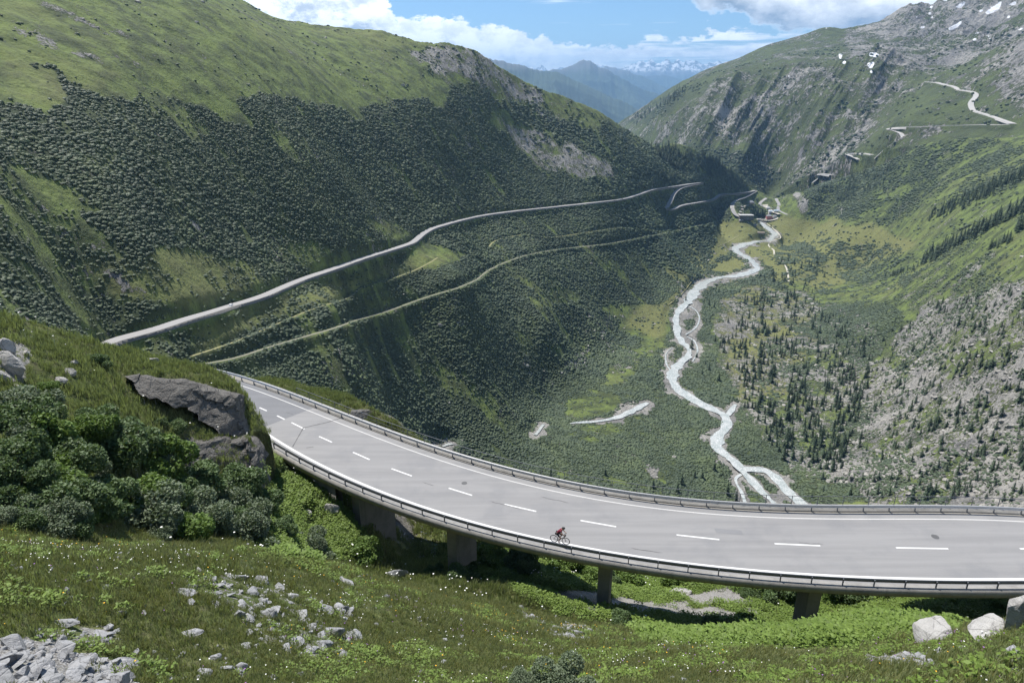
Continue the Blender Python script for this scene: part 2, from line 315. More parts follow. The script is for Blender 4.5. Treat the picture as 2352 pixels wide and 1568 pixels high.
# ------------------------------------------------------------------ terrain sheets on a polar grid
class Field:
    def __init__(s, ctrl, sky, az, rr, n, drop=.35, lam=1e-4):
        s.a0, s.a1 = R(az[0]), R(az[1]); s.l0, s.l1 = math.log(rr[0]), math.log(rr[1]); s.na, s.nr = n
        A, E, Lr = [], [], []
        for c in list(ctrl) + list(sky):
            a, e = px_ray(c[0], c[1]); a = float(a); e = float(e)
            if c[2] < 0: r = c[2] / e
            else: r = c[2]
            A.append(a * 2); E.append(e); Lr.append(math.log(r))
        A = np.array(A); E = np.array(E); Lr = np.array(Lr); n0 = len(A)
        def k(d2): return .5 * d2 * np.log(d2 + 1e-12)
        D = (A[:, None] - A) ** 2 + (Lr[:, None] - Lr) ** 2
        M = np.zeros((n0 + 3, n0 + 3)); M[:n0, :n0] = k(D) + lam * np.eye(n0)
        P = np.stack([np.ones(n0), A, Lr], 1); M[:n0, n0:] = P; M[n0:, :n0] = P.T
        wt = np.linalg.solve(M, np.concatenate([E, [0, 0, 0]]))
        s.az = np.linspace(s.a0, s.a1, s.na); s.lr = np.linspace(s.l0, s.l1, s.nr)
        # coarse evaluation, then upsample
        ca, cl = 260, 300
        az_c = np.linspace(s.a0, s.a1, ca); lr_c = np.linspace(s.l0, s.l1, cl)
        sk = sorted([(float(px_ray(p[0], p[1])[0]), math.log(p[2] if p[2] > 0 else p[2] / float(px_ray(p[0], p[1])[1]))) for p in sky])
        s.lsky = np.interp(s.az, [q[0] for q in sk], [q[1] for q in sk])
        AA, LL = np.meshgrid(az_c, lr_c)
        fa = AA.ravel() * 2; fl = LL.ravel(); E_c = wt[n0] + wt[n0 + 1] * fa + wt[n0 + 2] * fl
        for i in range(n0):
            E_c += wt[i] * k((fa - A[i]) ** 2 + (fl - Lr[i]) ** 2)
        E_c = E_c.reshape(AA.shape)
        def bil(aq, lq):
            fx = np.clip((aq - s.a0) / (s.a1 - s.a0) * (ca - 1), 0, ca - 1.001); fy = np.clip((lq - s.l0) / (s.l1 - s.l0) * (cl - 1), 0, cl - 1.001)
            ix = fx.astype(int); iy = fy.astype(int); fx = fx - ix; fy = fy - iy
            return (E_c[iy, ix] * (1 - fx) + E_c[iy, ix + 1] * fx) * (1 - fy) + (E_c[iy + 1, ix] * (1 - fx) + E_c[iy + 1, ix + 1] * fx) * fy
        AF, LF = np.meshgrid(s.az, s.lr)
        LS = s.lsky[None, :].repeat(s.nr, 0)
        Ef = bil(AF, np.minimum(LF, LS)) - drop * np.maximum(LF - LS, 0)
        s.r = np.exp(LF); s.x = s.r * np.sin(AF); s.y = s.r * np.cos(AF); s.z = Ef * s.r
        s.past = np.maximum(LF - LS, 0)
    def idx(s, x, y):
        a = np.arctan2(x, y); l = np.log(np.maximum(np.hypot(x, y), .01))
        return np.clip((a - s.a0) / (s.a1 - s.a0) * (s.na - 1), 0, s.na - 1.001), np.clip((l - s.l0) / (s.l1 - s.l0) * (s.nr - 1), 0, s.nr - 1.001)
    def h(s, x, y):
        fx, fy = s.idx(np.asarray(x, float), np.asarray(y, float)); ix = fx.astype(int); iy = fy.astype(int); fx = fx - ix; fy = fy - iy
        z = s.z
        return (z[iy, ix] * (1 - fx) + z[iy, ix + 1] * fx) * (1 - fy) + (z[iy + 1, ix] * (1 - fx) + z[iy + 1, ix + 1] * fx) * fy
    def hit(s, px, py, last=False):
        """where the line of sight first meets the sheet"""
        px = np.atleast_1d(np.asarray(px, float)); py = np.atleast_1d(np.asarray(py, float))
        a, e = px_ray(px, py); fx = np.clip((a - s.a0) / (s.a1 - s.a0) * (s.na - 1), 0, s.na - 1.001); ix = fx.astype(int); f = fx - ix
        out = np.full((len(px), 3), np.nan)
        for k0 in range(0, len(px), 4000):
            sl = slice(k0, k0 + 4000)
            zc = s.z[:, ix[sl]] * (1 - f[sl]) + s.z[:, ix[sl] + 1] * f[sl]
            er = zc / np.exp(s.lr)[:, None] - e[sl][None, :]
            ok = er >= 0; j = ok.argmax(0); has = ok.any(0) & (j > 0)
            jj = np.maximum(j, 1); c = np.arange(er.shape[1]); e1 = er[jj - 1, c]; e2 = er[jj, c]
            t = np.clip(-e1 / np.where(e2 - e1 == 0, 1, e2 - e1), 0, 1)
            l = s.lr[jj - 1] + t * (s.lr[1] - s.lr[0]); r = np.exp(l)
            o = np.stack([r * np.sin(a[sl]), r * np.cos(a[sl]), r * e[sl]], 1); o[~has] = np.nan
            out[sl] = o
        return out
    def carve(s, path, half, blend, dz=0.0):
        """flatten the sheet along a 3-D path"""
        P = resample(path, max(1.0, half * .5)); acc_d = np.full(s.z.shape, 1e9); acc_z = np.zeros(s.z.shape)
        for p in P:
            fx, fy = s.idx(np.array(p[0]), np.array(p[1])); r = math.hypot(p[0], p[1])
            wa = int((half + blend) / r / (s.a1 - s.a0) * (s.na - 1)) + 2; wl = int((half + blend) / r / (s.l1 - s.l0) * (s.nr - 1)) + 2
            i0, i1 = max(0, int(fx) - wa), min(s.na, int(fx) + wa + 1); j0, j1 = max(0, int(fy) - wl), min(s.nr, int(fy) + wl + 1)
            d = np.hypot(s.x[j0:j1, i0:i1] - p[0], s.y[j0:j1, i0:i1] - p[1]); sub = acc_d[j0:j1, i0:i1]; m = d < sub
            sub[m] = d[m]; acc_z[j0:j1, i0:i1][m] = p[2] + dz
        m = acc_d < half + blend
        t = np.clip((acc_d[m] - half) / blend, 0, 1); t = t * t * (3 - 2 * t)
        s.z[m] = acc_z[m] * (1 - t) + s.z[m] * t
    def mesh(s, name, mat, attrs):
        n = s.na * s.nr; co = np.stack([s.x, s.y, s.z], -1).reshape(-1, 3).astype(np.float32)
        i = np.arange(s.nr - 1)[:, None] * s.na + np.arange(s.na - 1)[None, :]
        q = np.stack([i, i + s.na, i + s.na + 1, i + 1], -1)[..., ::-1].reshape(-1, 4)
        ob = mesh_np(name, co, q, mat, smooth=True)
        for k, v in attrs.items():
            at = ob.data.attributes.new(k, 'FLOAT', 'POINT'); at.data.foreach_set('value', v.ravel().astype(np.float32))
        return ob
def mesh_np(name, co, faces, mat=None, smooth=False, parent=None):
    me = bpy.data.meshes.new(name); k = faces.shape[1]; nf = len(faces)
    me.vertices.add(len(co)); me.vertices.foreach_set('co', np.ascontiguousarray(co, np.float32).ravel())
    me.loops.add(nf * k); me.loops.foreach_set('vertex_index', np.ascontiguousarray(faces, np.int32).ravel())
    me.polygons.add(nf); me.polygons.foreach_set('loop_start', np.arange(0, nf * k, k, dtype=np.int32))
    me.update(calc_edges=True)
    if smooth: me.polygons.foreach_set('use_smooth', np.ones(nf, bool))
    if mat: me.materials.append(mat)
    ob = bpy.data.objects.new(name, me); COL.objects.link(ob)
    if parent: ob.parent = parent
    return ob
def resample(path, step):
    P = np.array(path, float); d = np.hypot(np.diff(P[:, 0]), np.diff(P[:, 1])); c = np.concatenate([[0], np.cumsum(d)])
    t = np.arange(0, c[-1], step); t = np.append(t, c[-1])
    return np.stack([np.interp(t, c, P[:, k]) for k in range(P.shape[1])], 1)
def smooth1(v, k):
    v = np.array(v, float)
    for _ in range(k):
        w = v.copy(); w[1:-1] = (v[:-2] + 2 * v[1:-1] + v[2:]) / 4; v = w
    return v
def catmull(P, sub=6):
    P = np.array(P, float); out = []
    for i in range(len(P) - 1):
        p0 = P[max(i - 1, 0)]; p1 = P[i]; p2 = P[i + 1]; p3 = P[min(i + 2, len(P) - 1)]
        for j in range(sub):
            t = j / sub
            out.append(.5 * ((2 * p1) + (-p0 + p2) * t + (2 * p0 - 5 * p1 + 4 * p2 - p3) * t * t + (-p0 + 3 * p1 - 3 * p2 + p3) * t ** 3))
    out.append(P[-1]); return np.array(out)
def tag(o, label=None, cat=None, group=None, kind=None):
    if label: o['label'] = label
    if cat: o['category'] = cat
    if group: o['group'] = group
    if kind: o['kind'] = kind
    return o
def empty(name, loc=(0, 0, 0), rz=0, rot=None):
    o = bpy.data.objects.new(name, None); COL.objects.link(o); o.location = loc; o.rotation_euler = rot or (0, 0, rz); o.empty_display_size = .5
    return o
def copy_tree(o, parent=None):
    c = o.copy(); COL.objects.link(c)
    if parent: c.parent = parent
    for ch in list(o.children): copy_tree(ch, c)
    return c


# ------------------------------------------------------------------ materials
def material(name, rough=.9):
    m = bpy.data.materials.new(name); m.use_nodes = True; n = NT(m.node_tree)
    b = m.node_tree.nodes['Principled BSDF']; b.inputs['Roughness'].default_value = rough
    b.inputs['Specular IOR Level'].default_value = .3
    return m, n, b
def plain(name, col, rough=.8, var=.15, scale=4, metal=0, bump=0, bscale=20):
    m, n, b = material(name, rough)
    tc = n.new('ShaderNodeTexCoord').outputs['Object']
    ns = n.noise(tc, scale, 4, .6)
    f = n.math('ADD', 1 - var, n.math('MULTIPLY', ns, 2 * var))
    n.put(b.inputs['Base Color'], n.mix(1.0, col, f, 'MULTIPLY')); b.inputs['Metallic'].default_value = metal
    if bump:
        bp = n.new('ShaderNodeBump'); bp.inputs['Distance'].default_value = bump; n.put(bp.inputs['Height'], n.noise(tc, bscale, 5, .6)); n.put(b.inputs['Normal'], bp.outputs[0])
    return m
def attr(n, name):
    a = n.new('ShaderNodeAttribute'); a.attribute_name = name; return a.outputs['Fac']

GRASS_A = (0.128, 0.168, 0.046); GRASS_B = (0.050, 0.066, 0.027); GRASS_C = (0.168, 0.172, 0.064)
ROCK_A = (0.385, 0.37, 0.335); ROCK_B = (0.155, 0.152, 0.15)
def terrain_mat(name, k=1.0, far=False):
    """grass, scrub floor, scree and snow mixed by the cover attributes, sizes in metres times k"""
    m, n, b = material(name, .95)
    pos = n.new('ShaderNodeNewGeometry').outputs['Position']
    big = n.noise(pos, .012 / k, 4, .6); med = n.noise(pos, .09 / k, 5, .65); fin = n.noise(pos, .55 / k, 4, .65)
    # runnels down the left-hand slope
    run = n.noise(n.mapping(n.mapping(pos, rot=(0, 0, R(27))), sca=(.012 / k, .11 / k, .012 / k)), 1.0, 4, .6)
    tan = attr(n, 'tan'); rk = attr(n, 'rock'); sh = attr(n, 'scrub'); sn = attr(n, 'snow')
    g = n.mix(n.smooth(med, .38, .62), GRASS_A, GRASS_B)
    sxz = n.new('ShaderNodeSeparateXYZ'); n.put(sxz.inputs[0], pos)
    g = n.mix(n.math('MULTIPLY', n.math('MULTIPLY', n.smooth(run, .40, .66), n.smooth(sxz.outputs[2], -110, -40)), .42), g, (0.150, 0.190, 0.042) if not far else (0.10, 0.13, 0.04))
    g = n.mix(n.math('MULTIPLY', n.smooth(n.math('ADD', n.math('MULTIPLY', big, .6), n.math('MULTIPLY', tan, .6)), .42, .75), .85), g, GRASS_C)
    g = n.mix(n.math('MULTIPLY', n.smooth(fin, .50, .68), .55), g, (0.040, 0.055, 0.022))
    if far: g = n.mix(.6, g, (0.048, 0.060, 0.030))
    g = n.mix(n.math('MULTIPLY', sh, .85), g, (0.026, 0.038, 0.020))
    speck = n.voro(pos, .35 / k); rn = n.noise(pos, .16 / k, 6, .7); rn2 = n.noise(n.mapping(pos, sca=(1, 1, .35)), .9 / k, 5, .7)
    rc = n.mix(n.smooth(n.math('ADD', n.math('MULTIPLY', rn2, .5), n.math('MULTIPLY', n.noise(pos, .035 / k, 5, .7), .5)), .38, .62), ROCK_B, ROCK_A)
    rc = n.mix(n.math('MULTIPLY', n.smooth(speck, .5, 1.1), .5), rc, (0.10, 0.10, 0.095))
    rf = n.math('ADD', n.math('ADD', .22, n.math('MULTIPLY', rk, .52)), n.math('MULTIPLY', n.math('SUBTRACT', n.math('MULTIPLY', n.math('ADD', n.math('ADD', rn, rn2), n.noise(pos, .03 / k, 4, .6)), .3333), .5), 3.4))
    rf = n.smooth(rf, .44, .58)
    c = n.mix(rf, g, rc)
    c = n.mix(n.smooth(sn, .4, .6), c, (0.86, 0.88, 0.92))
    n.put(b.inputs['Base Color'], c)
    h = n.math('ADD', n.math('MULTIPLY', med, 1.2), n.math('ADD', n.math('MULTIPLY', fin, .5), n.math('MULTIPLY', n.math('MULTIPLY', rn2, rf), 1.2)))
    bp = n.new('ShaderNodeBump'); bp.inputs['Distance'].default_value = 2.0 * k; bp.inputs['Strength'].default_value = .8
    n.put(bp.inputs['Height'], h); n.put(b.inputs['Normal'], bp.outputs[0])
    return m
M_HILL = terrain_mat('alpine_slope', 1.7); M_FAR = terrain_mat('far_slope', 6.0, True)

# ------------------------------------------------------------------ VALLEY: left slope, floor, right bank
ctrlB = [
    # valley floor and river
    (1850, 1160, -370), (1680, 1050, -370), (1560, 870, -370), (1590, 700, -370), (1735, 600, -370), (1750, 508, -370), (1500, 940, -366),
    (1600, 600, -369), (1660, 540, -368), (1850, 520, -369), (1850, 600, -368), (1900, 700, -366), (1800, 800, -368), (1750, 950, -368),
    (1900, 1050, -366), (1790, 482, -368), (1480, 930, -364), (1330, 968, -356), (1230, 990, -346), (1020, 1022, -318), (1500, 1150, -364),
    (1400, 760, -358), (1440, 830, -362), (2000, 600, -362), (1400, 1070, -358),
    # road and railway benches
    (250, 795, -119), (525, 708, -133), (700, 640, -148), (830, 597, -160), (960, 552, -176), (1100, 500, -188), (1300, 472, -205), (1470, 446, -222), (1610, 421, -238),
    (430, 840, -132), (600, 803, -155), (800, 745, -178), (1050, 655, -208), (1190, 591, -232), (1400, 558, -265), (1540, 530, -310), (1650, 510, -350),
    # lower left slope
    (600, 880, 375), (800, 850, 458), (800, 960, 430), (900, 960, 520), (1000, 900, 618), (1000, 800, 655),
    (1176, 900, 690), (1176, 800, 760), (1176, 700, 842), (1250, 770, 812), (1250, 865, 778), (1330, 800, 885), (1380, 740, 985),
    (1400, 650, 1110), (1300, 620, 1035), (1500, 600, 1330), (1530, 560, 1400),
    (1600, 478, 1680), (1600, 545, 1600), (1530, 480, 1600), (1690, 460, 1900), (1683, 490, 1960),
    # upper left slope
    (1400, 380, 1430), (1500, 390, 1620), (1190, 330, 1290), (1300, 380, 1320), (960, 400, 935), (960, 250, 1060), (700, 450, 640), (700, 250, 790),
    (300, 600, 398), (300, 400, 484), (300, 200, 602), (300, 50, 735), (0, 700, 302), (0, 500, 364), (0, 300, 455), (0, 100, 590), (0, 0, 670),
    (-300, 700, 270), (-300, 500, 322), (-300, 300, 402), (-300, 100, 515), (0, 900, 232), (300, 900, 292), (-300, 900, 205), (500, 20, 900), (1100, 250, 1230),
    # right bank
    (2100, 700, 1090), (2100, 600, 1360), (2100, 500, 1620), (2100, 400, 1850), (2100, 800, 945), (2100, 950, 741), (2100, 1100, 608),
    (2352, 1130, 560), (2352, 1000, 635), (2352, 850, 705), (2352, 700, 805), (2352, 600, 950), (2352, 500, 1150), (2352, 400, 1450),
    (2650, 1100, 520), (2650, 850, 625), (2650, 700, 725), (2650, 500, 1000), (2650, 350, 1500), (1950, 460, 1950), (1950, 520, 1780), (1860, 470, 2050),
]
skyB = [(-700, -300, 900), (-300, -260, 1000), (0, -200, 1200), (200, -140, 1250), (400, -62, 1250), (540, -4, 1250), (640, 38, 1250), (700, 50, 1260), (770, 60, 1265), (860, 75, 1280),
        (960, 94, 1300), (1050, 100, 1330), (1110, 128, 1370), (1190, 181, 1450), (1250, 208, 1480), (1320, 235, 1540), (1390, 264, 1620), (1440, 300, 1700), (1500, 330, 1780), (1570, 335, 1900), (1640, 358, 2020),
        (1700, 400, 2150), (1722, 432, 2200), (1760, 450, 2250), (1800, 452, 2250), (1835, 446, 2220), (1870, 432, 2200), (1925, 414, 2160), (1990, 392, 2080), (2060, 362, 2010), (2130, 326, 1930),
        (2230, 318, 1860), (2352, 310, 1770), (2650, 262, 1640), (2900, 262, 1600)]
B = Field(ctrlB, skyB, (-47, 47), (185, 2700), (1250, 1050), drop=.6)
pxB, pyB = to_px(B.x, B.y, B.z)
s_ = sample(S, pxB, pyB); rk_ = sample(RK, pxB, pyB); tan_ = sample(TAN, pxB, pyB)
flat = np.clip((B.z + 372) / 40, .04, 1)
dwn = B.x * math.cos(R(27)) - B.y * math.sin(R(27)); alg = B.x * math.sin(R(27)) + B.y * math.cos(R(27))
upl = (B.x < 250) * flat
B.z += flat * (15 * fbm(B.x / 110, B.y / 110, 3, 5) + 2.5 * fbm(B.x / 14, B.y / 14, 9, 3))
B.z += upl * (5 * fbm(alg / 28 + 2 * fbm(dwn / 200, alg / 200, 2, 2), dwn / 260, 21, 4) + 1.5 * fbm(alg / 9, dwn / 90, 22, 3))
B.z += rk_ * flat * np.where(B.x < 60, .3, 1) * (5.0 * (ridged(B.x / 26, B.y / 26, 7, 4) - .5) + 2.4 * fbm(B.x / 5, B.y / 5, 8, 2))
rocky = np.clip(rk_ - .5, 0, .25) * (B.x > 200) * (B.z > -362)
B.z += rocky * 60 * (ridged(B.x / 60, B.y / 60, 71, 4) - .5)

def drape(F, pts, sm=12, step=6.0, sub=5, dz=0.0):
    """a path traced over the ground: points where its line of sight meets the sheet, with the heights evened out"""
    q = catmull(pts, sub); H = F.hit(q[:, 0], q[:, 1]); ok = ~np.isnan(H[:, 0]); H = H[ok]
    P = resample(H, step); P[:, 2] = smooth1(P[:, 2], sm); P[:, 0] = smooth1(P[:, 0], 3); P[:, 1] = smooth1(P[:, 1], 3)
    # keep to the traced line of sight at the evened height
    px, py = to_px(P[:, 0], P[:, 1], P[:, 2]); P[:, 2] += dz
    return P

ROAD2 = [(238, 799), (330, 768), (420, 740), (525, 708), (600, 685), (680, 650), (760, 622), (830, 597), (900, 575), (945, 560), (965, 545), (985, 530), (1030, 515), (1100, 498), (1176, 487), (1260, 478),
         (1350, 468), (1430, 458), (1470, 446), (1500, 436), (1560, 427), (1604, 421), (1611, 422), (1600, 425), (1565, 432), (1547, 445), (1540, 462), (1531, 477), (1530, 481), (1545, 482), (1562, 473), (1600, 466),
         (1640, 458), (1652, 448), (1690, 445), (1722, 441), (1736, 438), (1730, 443), (1712, 453), (1690, 461), (1682, 470), (1684, 485), (1692, 497), (1704, 500)]
RAIL = [(425, 841), (520, 828), (600, 803), (680, 780), (760, 755), (820, 735), (900, 712), (960, 690), (1040, 663), (1090, 645), (1120, 622), (1160, 603), (1200, 588), (1260, 576), (1330, 567), (1400, 559),
        (1500, 540), (1560, 528), (1620, 514), (1665, 505), (1700, 502)]
TRAIL1 = [(440, 818), (520, 792), (600, 760), (680, 725), (740, 702), (800, 685), (830, 660), (900, 640), (960, 618), (1005, 592)]
TRAIL2 = [(1123, 568), (1132, 556), (1159, 546), (1214, 538), (1250, 545), (1294, 542), (1366, 531), (1438, 522), (1510, 530), (1560, 527)]
TRAIL3 = [(1811, 646), (1809, 624), (1800, 602), (1790, 592), (1779, 586), (1777, 574), (1765, 565), (1771, 554), (1792, 547), (1786, 534), (1770, 520), (1757, 511)]
TRAIL4 = [(1534, 700), (1560, 680), (1585, 650), (1600, 625), (1603, 600), (1632, 582), (1640, 572)]
TRAIL5 = [(1648, 566), (1672, 556), (1697, 541)]
TRAIL6 = [(1717, 508), (1720, 514), (1750, 532)]
ROAD_G = [(1788, 448), (1783, 458), (1790, 470), (1786, 482), (1795, 487), (1808, 493)]
ROAD_H = [(1760, 455), (1744, 468), (1752, 474), (1768, 482), (1765, 496), (1758, 505), (1735, 503), (1716, 500)]
road2 = drape(B, ROAD2, 10, 5); B.carve(road2, 4.3, 3.5)
rail = drape(B, RAIL, 14, 6); B.carve(rail, 3.2, 4)
trail1 = drape(B, TRAIL1, 6); B.carve(trail1, 1.5, 2)
trail2 = drape(B, TRAIL2, 6); B.carve(trail2, 1.8, 3)
roadg = drape(B, ROAD_G, 5); roadh = drape(B, ROAD_H, 5)
B.carve(roadg, 5, 6); B.carve(roadh, 5, 6)

RIVER = [[(1742, 503, 12), (1752, 515, 14), (1770, 530, 17), (1779, 543, 20), (1765, 550, 18), (1740, 552, 17), (1715, 560, 26), (1690, 570, 28), (1700, 582, 19), (1725, 597, 18), (1738, 608, 18), (1732, 620, 20),
          (1690, 634, 20), (1640, 642, 20), (1612, 652, 22), (1597, 670, 24), (1582, 690, 20), (1560, 712, 16), (1552, 740, 13), (1560, 775, 13), (1582, 800, 14), (1577, 820, 14), (1552, 845, 17), (1545, 868, 17), (1558, 893, 14),
          (1598, 920, 13), (1640, 940, 14), (1665, 952, 16), (1672, 967, 13), (1662, 990, 13), (1646, 1012, 16), (1655, 1032, 13), (1688, 1060, 12), (1705, 1080, 10), (1722, 1098, 10), (1752, 1130, 9), (1795, 1172, 9)],
         [(1702, 1077, 8), (1730, 1076, 9), (1762, 1082, 12), (1788, 1104, 14), (1812, 1132, 11), (1845, 1160, 13), (1870, 1180, 13)],
         [(1707, 1086, 3), (1692, 1095, 4), (1691, 1108, 3.5), (1704, 1132, 4), (1714, 1162, 4)],
         [(1560, 700, 2), (1590, 705, 3), (1606, 728, 3), (1598, 752, 3), (1575, 768, 3)], [(1576, 772, 2), (1594, 782, 3), (1602, 806, 3), (1590, 830, 2)],
         [(1548, 858, 2), (1532, 838, 2.5), (1530, 812, 2), (1545, 798, 1.5)],
         [(1672, 953, 8), (1690, 928, 5)],
         [(1487, 924, 6), (1455, 941, 12), (1425, 955, 10), (1390, 964, 5), (1330, 968, 5), (1310, 972, 2)], [(1248, 974, 3), (1238, 988, 5), (1228, 998, 4)], [(1040, 1018, 4), (1015, 1024, 4)]]
rivers = []
for bi, rv in enumerate(RIVER):
    q = catmull(rv, 6); H = B.hit(q[:, 0], q[:, 1]); ok = ~np.isnan(H[:, 0]); H = np.column_stack([H[ok], q[ok, 2]])
    H[:, 2] = smooth1(H[:, 2], 30); P = resample(H, 4); P[:, 2] = smooth1(P[:, 2], 10) - .6
    rivers.append(P)
    B.carve(P[:, :3], float(P[:, 3].mean()) * .6 + 3, 14, dz=-.35)
def z_free(x, y): return np.where(x < 420, 1.0, .7)
def scrub_density(x, y, px, py):
    sv = sample(S, px, py); return sv + (1.2 * fbm(x / 16, y / 16, 91, 3) + 1.1 * fbm(x / 60, y / 95, 92, 4)) * np.minimum(1, 3.2 * sv * (1 - sv) + .34 * np.clip(sv * 4, 0, 1)) - np.where(sv > .5, 1, .3) * .80 * np.clip((fbm((x * .45 + y * .89) / 21, (x * .89 - y * .45) / 44, 97, 4) - .135) * 8, 0, 1) * np.clip((z_free(x, y)), 0, 1)
def to_seg_mask(F, path, w):
    m = np.zeros(F.z.shape)
    for p in resample(path, 4):
        fx, fy = F.idx(np.array(p[0]), np.array(p[1])); r = math.hypot(p[0], p[1]); ww = w if w else p[3] * .5 + 2.6
        wa = int(ww * 1.5 / r / (F.a1 - F.a0) * (F.na - 1)) + 2; wl = int(ww * 1.5 / r / (F.l1 - F.l0) * (F.nr - 1)) + 2
        i0, i1 = max(0, int(fx) - wa), min(F.na, int(fx) + wa + 1); j0, j1 = max(0, int(fy) - wl), min(F.nr, int(fy) + wl + 1)
        d = np.hypot(F.x[j0:j1, i0:i1] - p[0], F.y[j0:j1, i0:i1] - p[1])
        if not w: d = d * (1 + 2.2 * fbm(F.x[j0:j1, i0:i1] / 16, F.y[j0:j1, i0:i1] / 16, 88, 3))
        m[j0:j1, i0:i1] = np.maximum(m[j0:j1, i0:i1], np.clip(1.5 - d / ww, 0, 1))
    return m
pxB, pyB = to_px(B.x, B.y, B.z)
s_ = sample(S, pxB, pyB); rk_ = sample(RK, pxB, pyB); tan_ = sample(TAN, pxB, pyB)
wetm = np.zeros(B.z.shape)
for P in rivers: wetm = np.maximum(wetm, to_seg_mask(B, P, None))
clear = wetm.copy()
for P, w in ((road2, 5.2), (rail, 2.6), (trail1, 1.3), (trail2, 1.8), (roadg, 6), (roadh, 6)): clear = np.maximum(clear, to_seg_mask(B, P, w))
rk_ = np.clip(np.maximum(rk_, np.clip(wetm * 1.6, 0, 1) * .98), 0, 1)
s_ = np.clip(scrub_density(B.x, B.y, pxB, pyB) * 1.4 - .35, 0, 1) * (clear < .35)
B_CLEAR = clear
# some rock shows wherever the left slope is steep
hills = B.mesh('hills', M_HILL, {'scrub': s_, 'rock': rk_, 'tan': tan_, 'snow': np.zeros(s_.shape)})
tag(hills, 'alpine valley sides and floor, scrub, meadow and scree', kind='structure')

# ------------------------------------------------------------------ the far massif on the right
ctrlC = [(1740, 472, 2240), (1780, 445, 2420), (1440, 320, 3400), (1500, 320, 3000), (1560, 345, 2600), (1620, 370, 2450), (1720, 405, 2380), (1800, 425, 2350), (1900, 392, 2280), (1650, 420, 2300),
         (1505, 268, 3000), (1590, 215, 2900), (1670, 172, 2900), (1780, 163, 2850), (1860, 150, 2850), (1937, 138, 2850), (2010, 135, 2820), (2080, 165, 2700), (2112, 180, 2600),
         (1600, 300, 2560), (1700, 290, 2560), (1850, 270, 2520), (2000, 250, 2480), (2060, 240, 2420), (1990, 330, 2200),
         (1870, 405, 2200), (1960, 357, 2160), (2060, 300, 2100), (2200, 290, 2010), (2320, 286, 1930), (2240, 240, 2130), (2200, 206, 2270), (2130, 189, 2440), (2260, 200, 2200),
         (2352, 200, 2100), (2352, 320, 1800), (2000, 400, 2050), (2150, 350, 1900), (2600, 300, 1700), (2600, 150, 2000),
         (2352, 112, 2300), (2290, 140, 2320), (2230, 160, 2360), (2170, 182, 2420), (2600, 60, 2300),
         (2352, 90, 2900), (2230, 140, 2900), (2150, 160, 2950), (2352, 50, 3300), (2200, 100, 3250), (2080, 100, 3350), (2000, 90, 3450), (1900, 105, 3400), (1750, 140, 3350), (1600, 195, 3350), (2600, 0, 3300)]
skyC = [(1250, 330, 4300), (1380, 305, 4300), (1432, 276, 4200), (1500, 228, 4050), (1560, 190, 3950), (1600, 170, 3900), (1650, 148, 3820), (1700, 132, 3780), (1760, 105, 3720), (1800, 92, 3700), (1850, 78, 3700), (1898, 62, 3700),
        (1940, 66, 3720), (1965, 62, 3760), (2010, 50, 3800), (2050, 30, 3850), (2100, 8, 3900), (2150, -10, 3950), (2250, -50, 4000), (2400, -90, 4000), (2700, -120, 4000)]
Cf = Field(ctrlC, skyC, (2, 42), (1750, 5200), (1000, 800), drop=.8)
lsk = np.exp(np.interp(Cf.az, B.az, B.lsky))[None, :]
under = B.h(Cf.x, Cf.y) - 12
near_ = Cf.r < lsk * 1.01
Cf.z = np.where(near_, np.minimum(Cf.z, under), Cf.z)
pxC, pyC = to_px(Cf.x, Cf.y, Cf.z)
rkc = sample(RK2, pxC, pyC)
u = (pxC + .62 * pyC); v = pyC
cliff = np.clip((rkc - .3) / .2, 0, 1) * np.clip((Cf.z + 330) / 120, 0, 1)
cliff = cliff * np.clip((2120 - pxC) / 60, 0, 1) * (pyC > 130) * np.clip((3150 - Cf.r) / 200, 0, 1)
wrp = 26 * fbm(u / 90, v / 90, 31, 3)
Cf.z += cliff * (105 * (ridged((u + wrp) / 95, v / 420, 41, 3) - .55) + 34 * (ridged((u + wrp) / 30, v / 150, 43, 3) - .5))
Cf.z += 26 * fbm(Cf.x / 260, Cf.y / 260, 45, 5) * np.clip((Cf.z + 350) / 100, 0, 1) + np.clip(rkc - .2, 0, 1) * 60 * (ridged(Cf.x / 150, Cf.y / 150, 47, 5) - .5) + 3 * fbm(Cf.x / 22, Cf.y / 22, 49, 3)
top_rough = np.clip((pxC - 2030) / 60, 0, 1) * np.clip((130 - pyC) / 60, 0, 1)
Cf.z += top_rough * 130 * (ridged(Cf.x / 240, Cf.y / 240, 77, 5) - .55)
ROAD3 = [(2128, 189), (2148, 190), (2171, 196), (2193, 200), (2200, 207), (2222, 210), (2238, 213), (2243, 221), (2232, 232), (2229, 242), (2238, 256), (2268, 265), (2297, 275), (2328, 286)]
ROAD3b = [(2322, 286), (2297, 288), (2261, 287), (2189, 289), (2117, 292), (2067, 293), (2038, 298), (2056, 302), (2070, 307), (2077, 311), (2060, 321), (2042, 338), (2011, 364)]
ROAD3c = [(2004, 357), (1973, 352), (1943, 355), (1958, 360), (1972, 368)]
ROAD3d = [(1908, 403), (1890, 400), (1874, 398), (1886, 404), (1880, 413), (1868, 420)]
roads3 = []
for rd in (ROAD3, ROAD3b, ROAD3c, ROAD3d):
    P = drape(Cf, rd, 14, 7); Cf.carve(P, 8, 10); roads3.append(P)
Cf.z = np.where(near_, np.minimum(Cf.z, under), Cf.z)
pxC, pyC = to_px(Cf.x, Cf.y, Cf.z)
rkc = sample(RK2, pxC, pyC); sc_ = sample(S2, pxC, pyC); snc = sample(SNOW, pxC, pyC)
mount = Cf.mesh('mountains', M_FAR, {'scrub': sc_, 'rock': rkc, 'tan': np.clip(.12 + .6 * fbm(Cf.x / 400, Cf.y / 400, 3, 3), 0, 1), 'snow': snc})
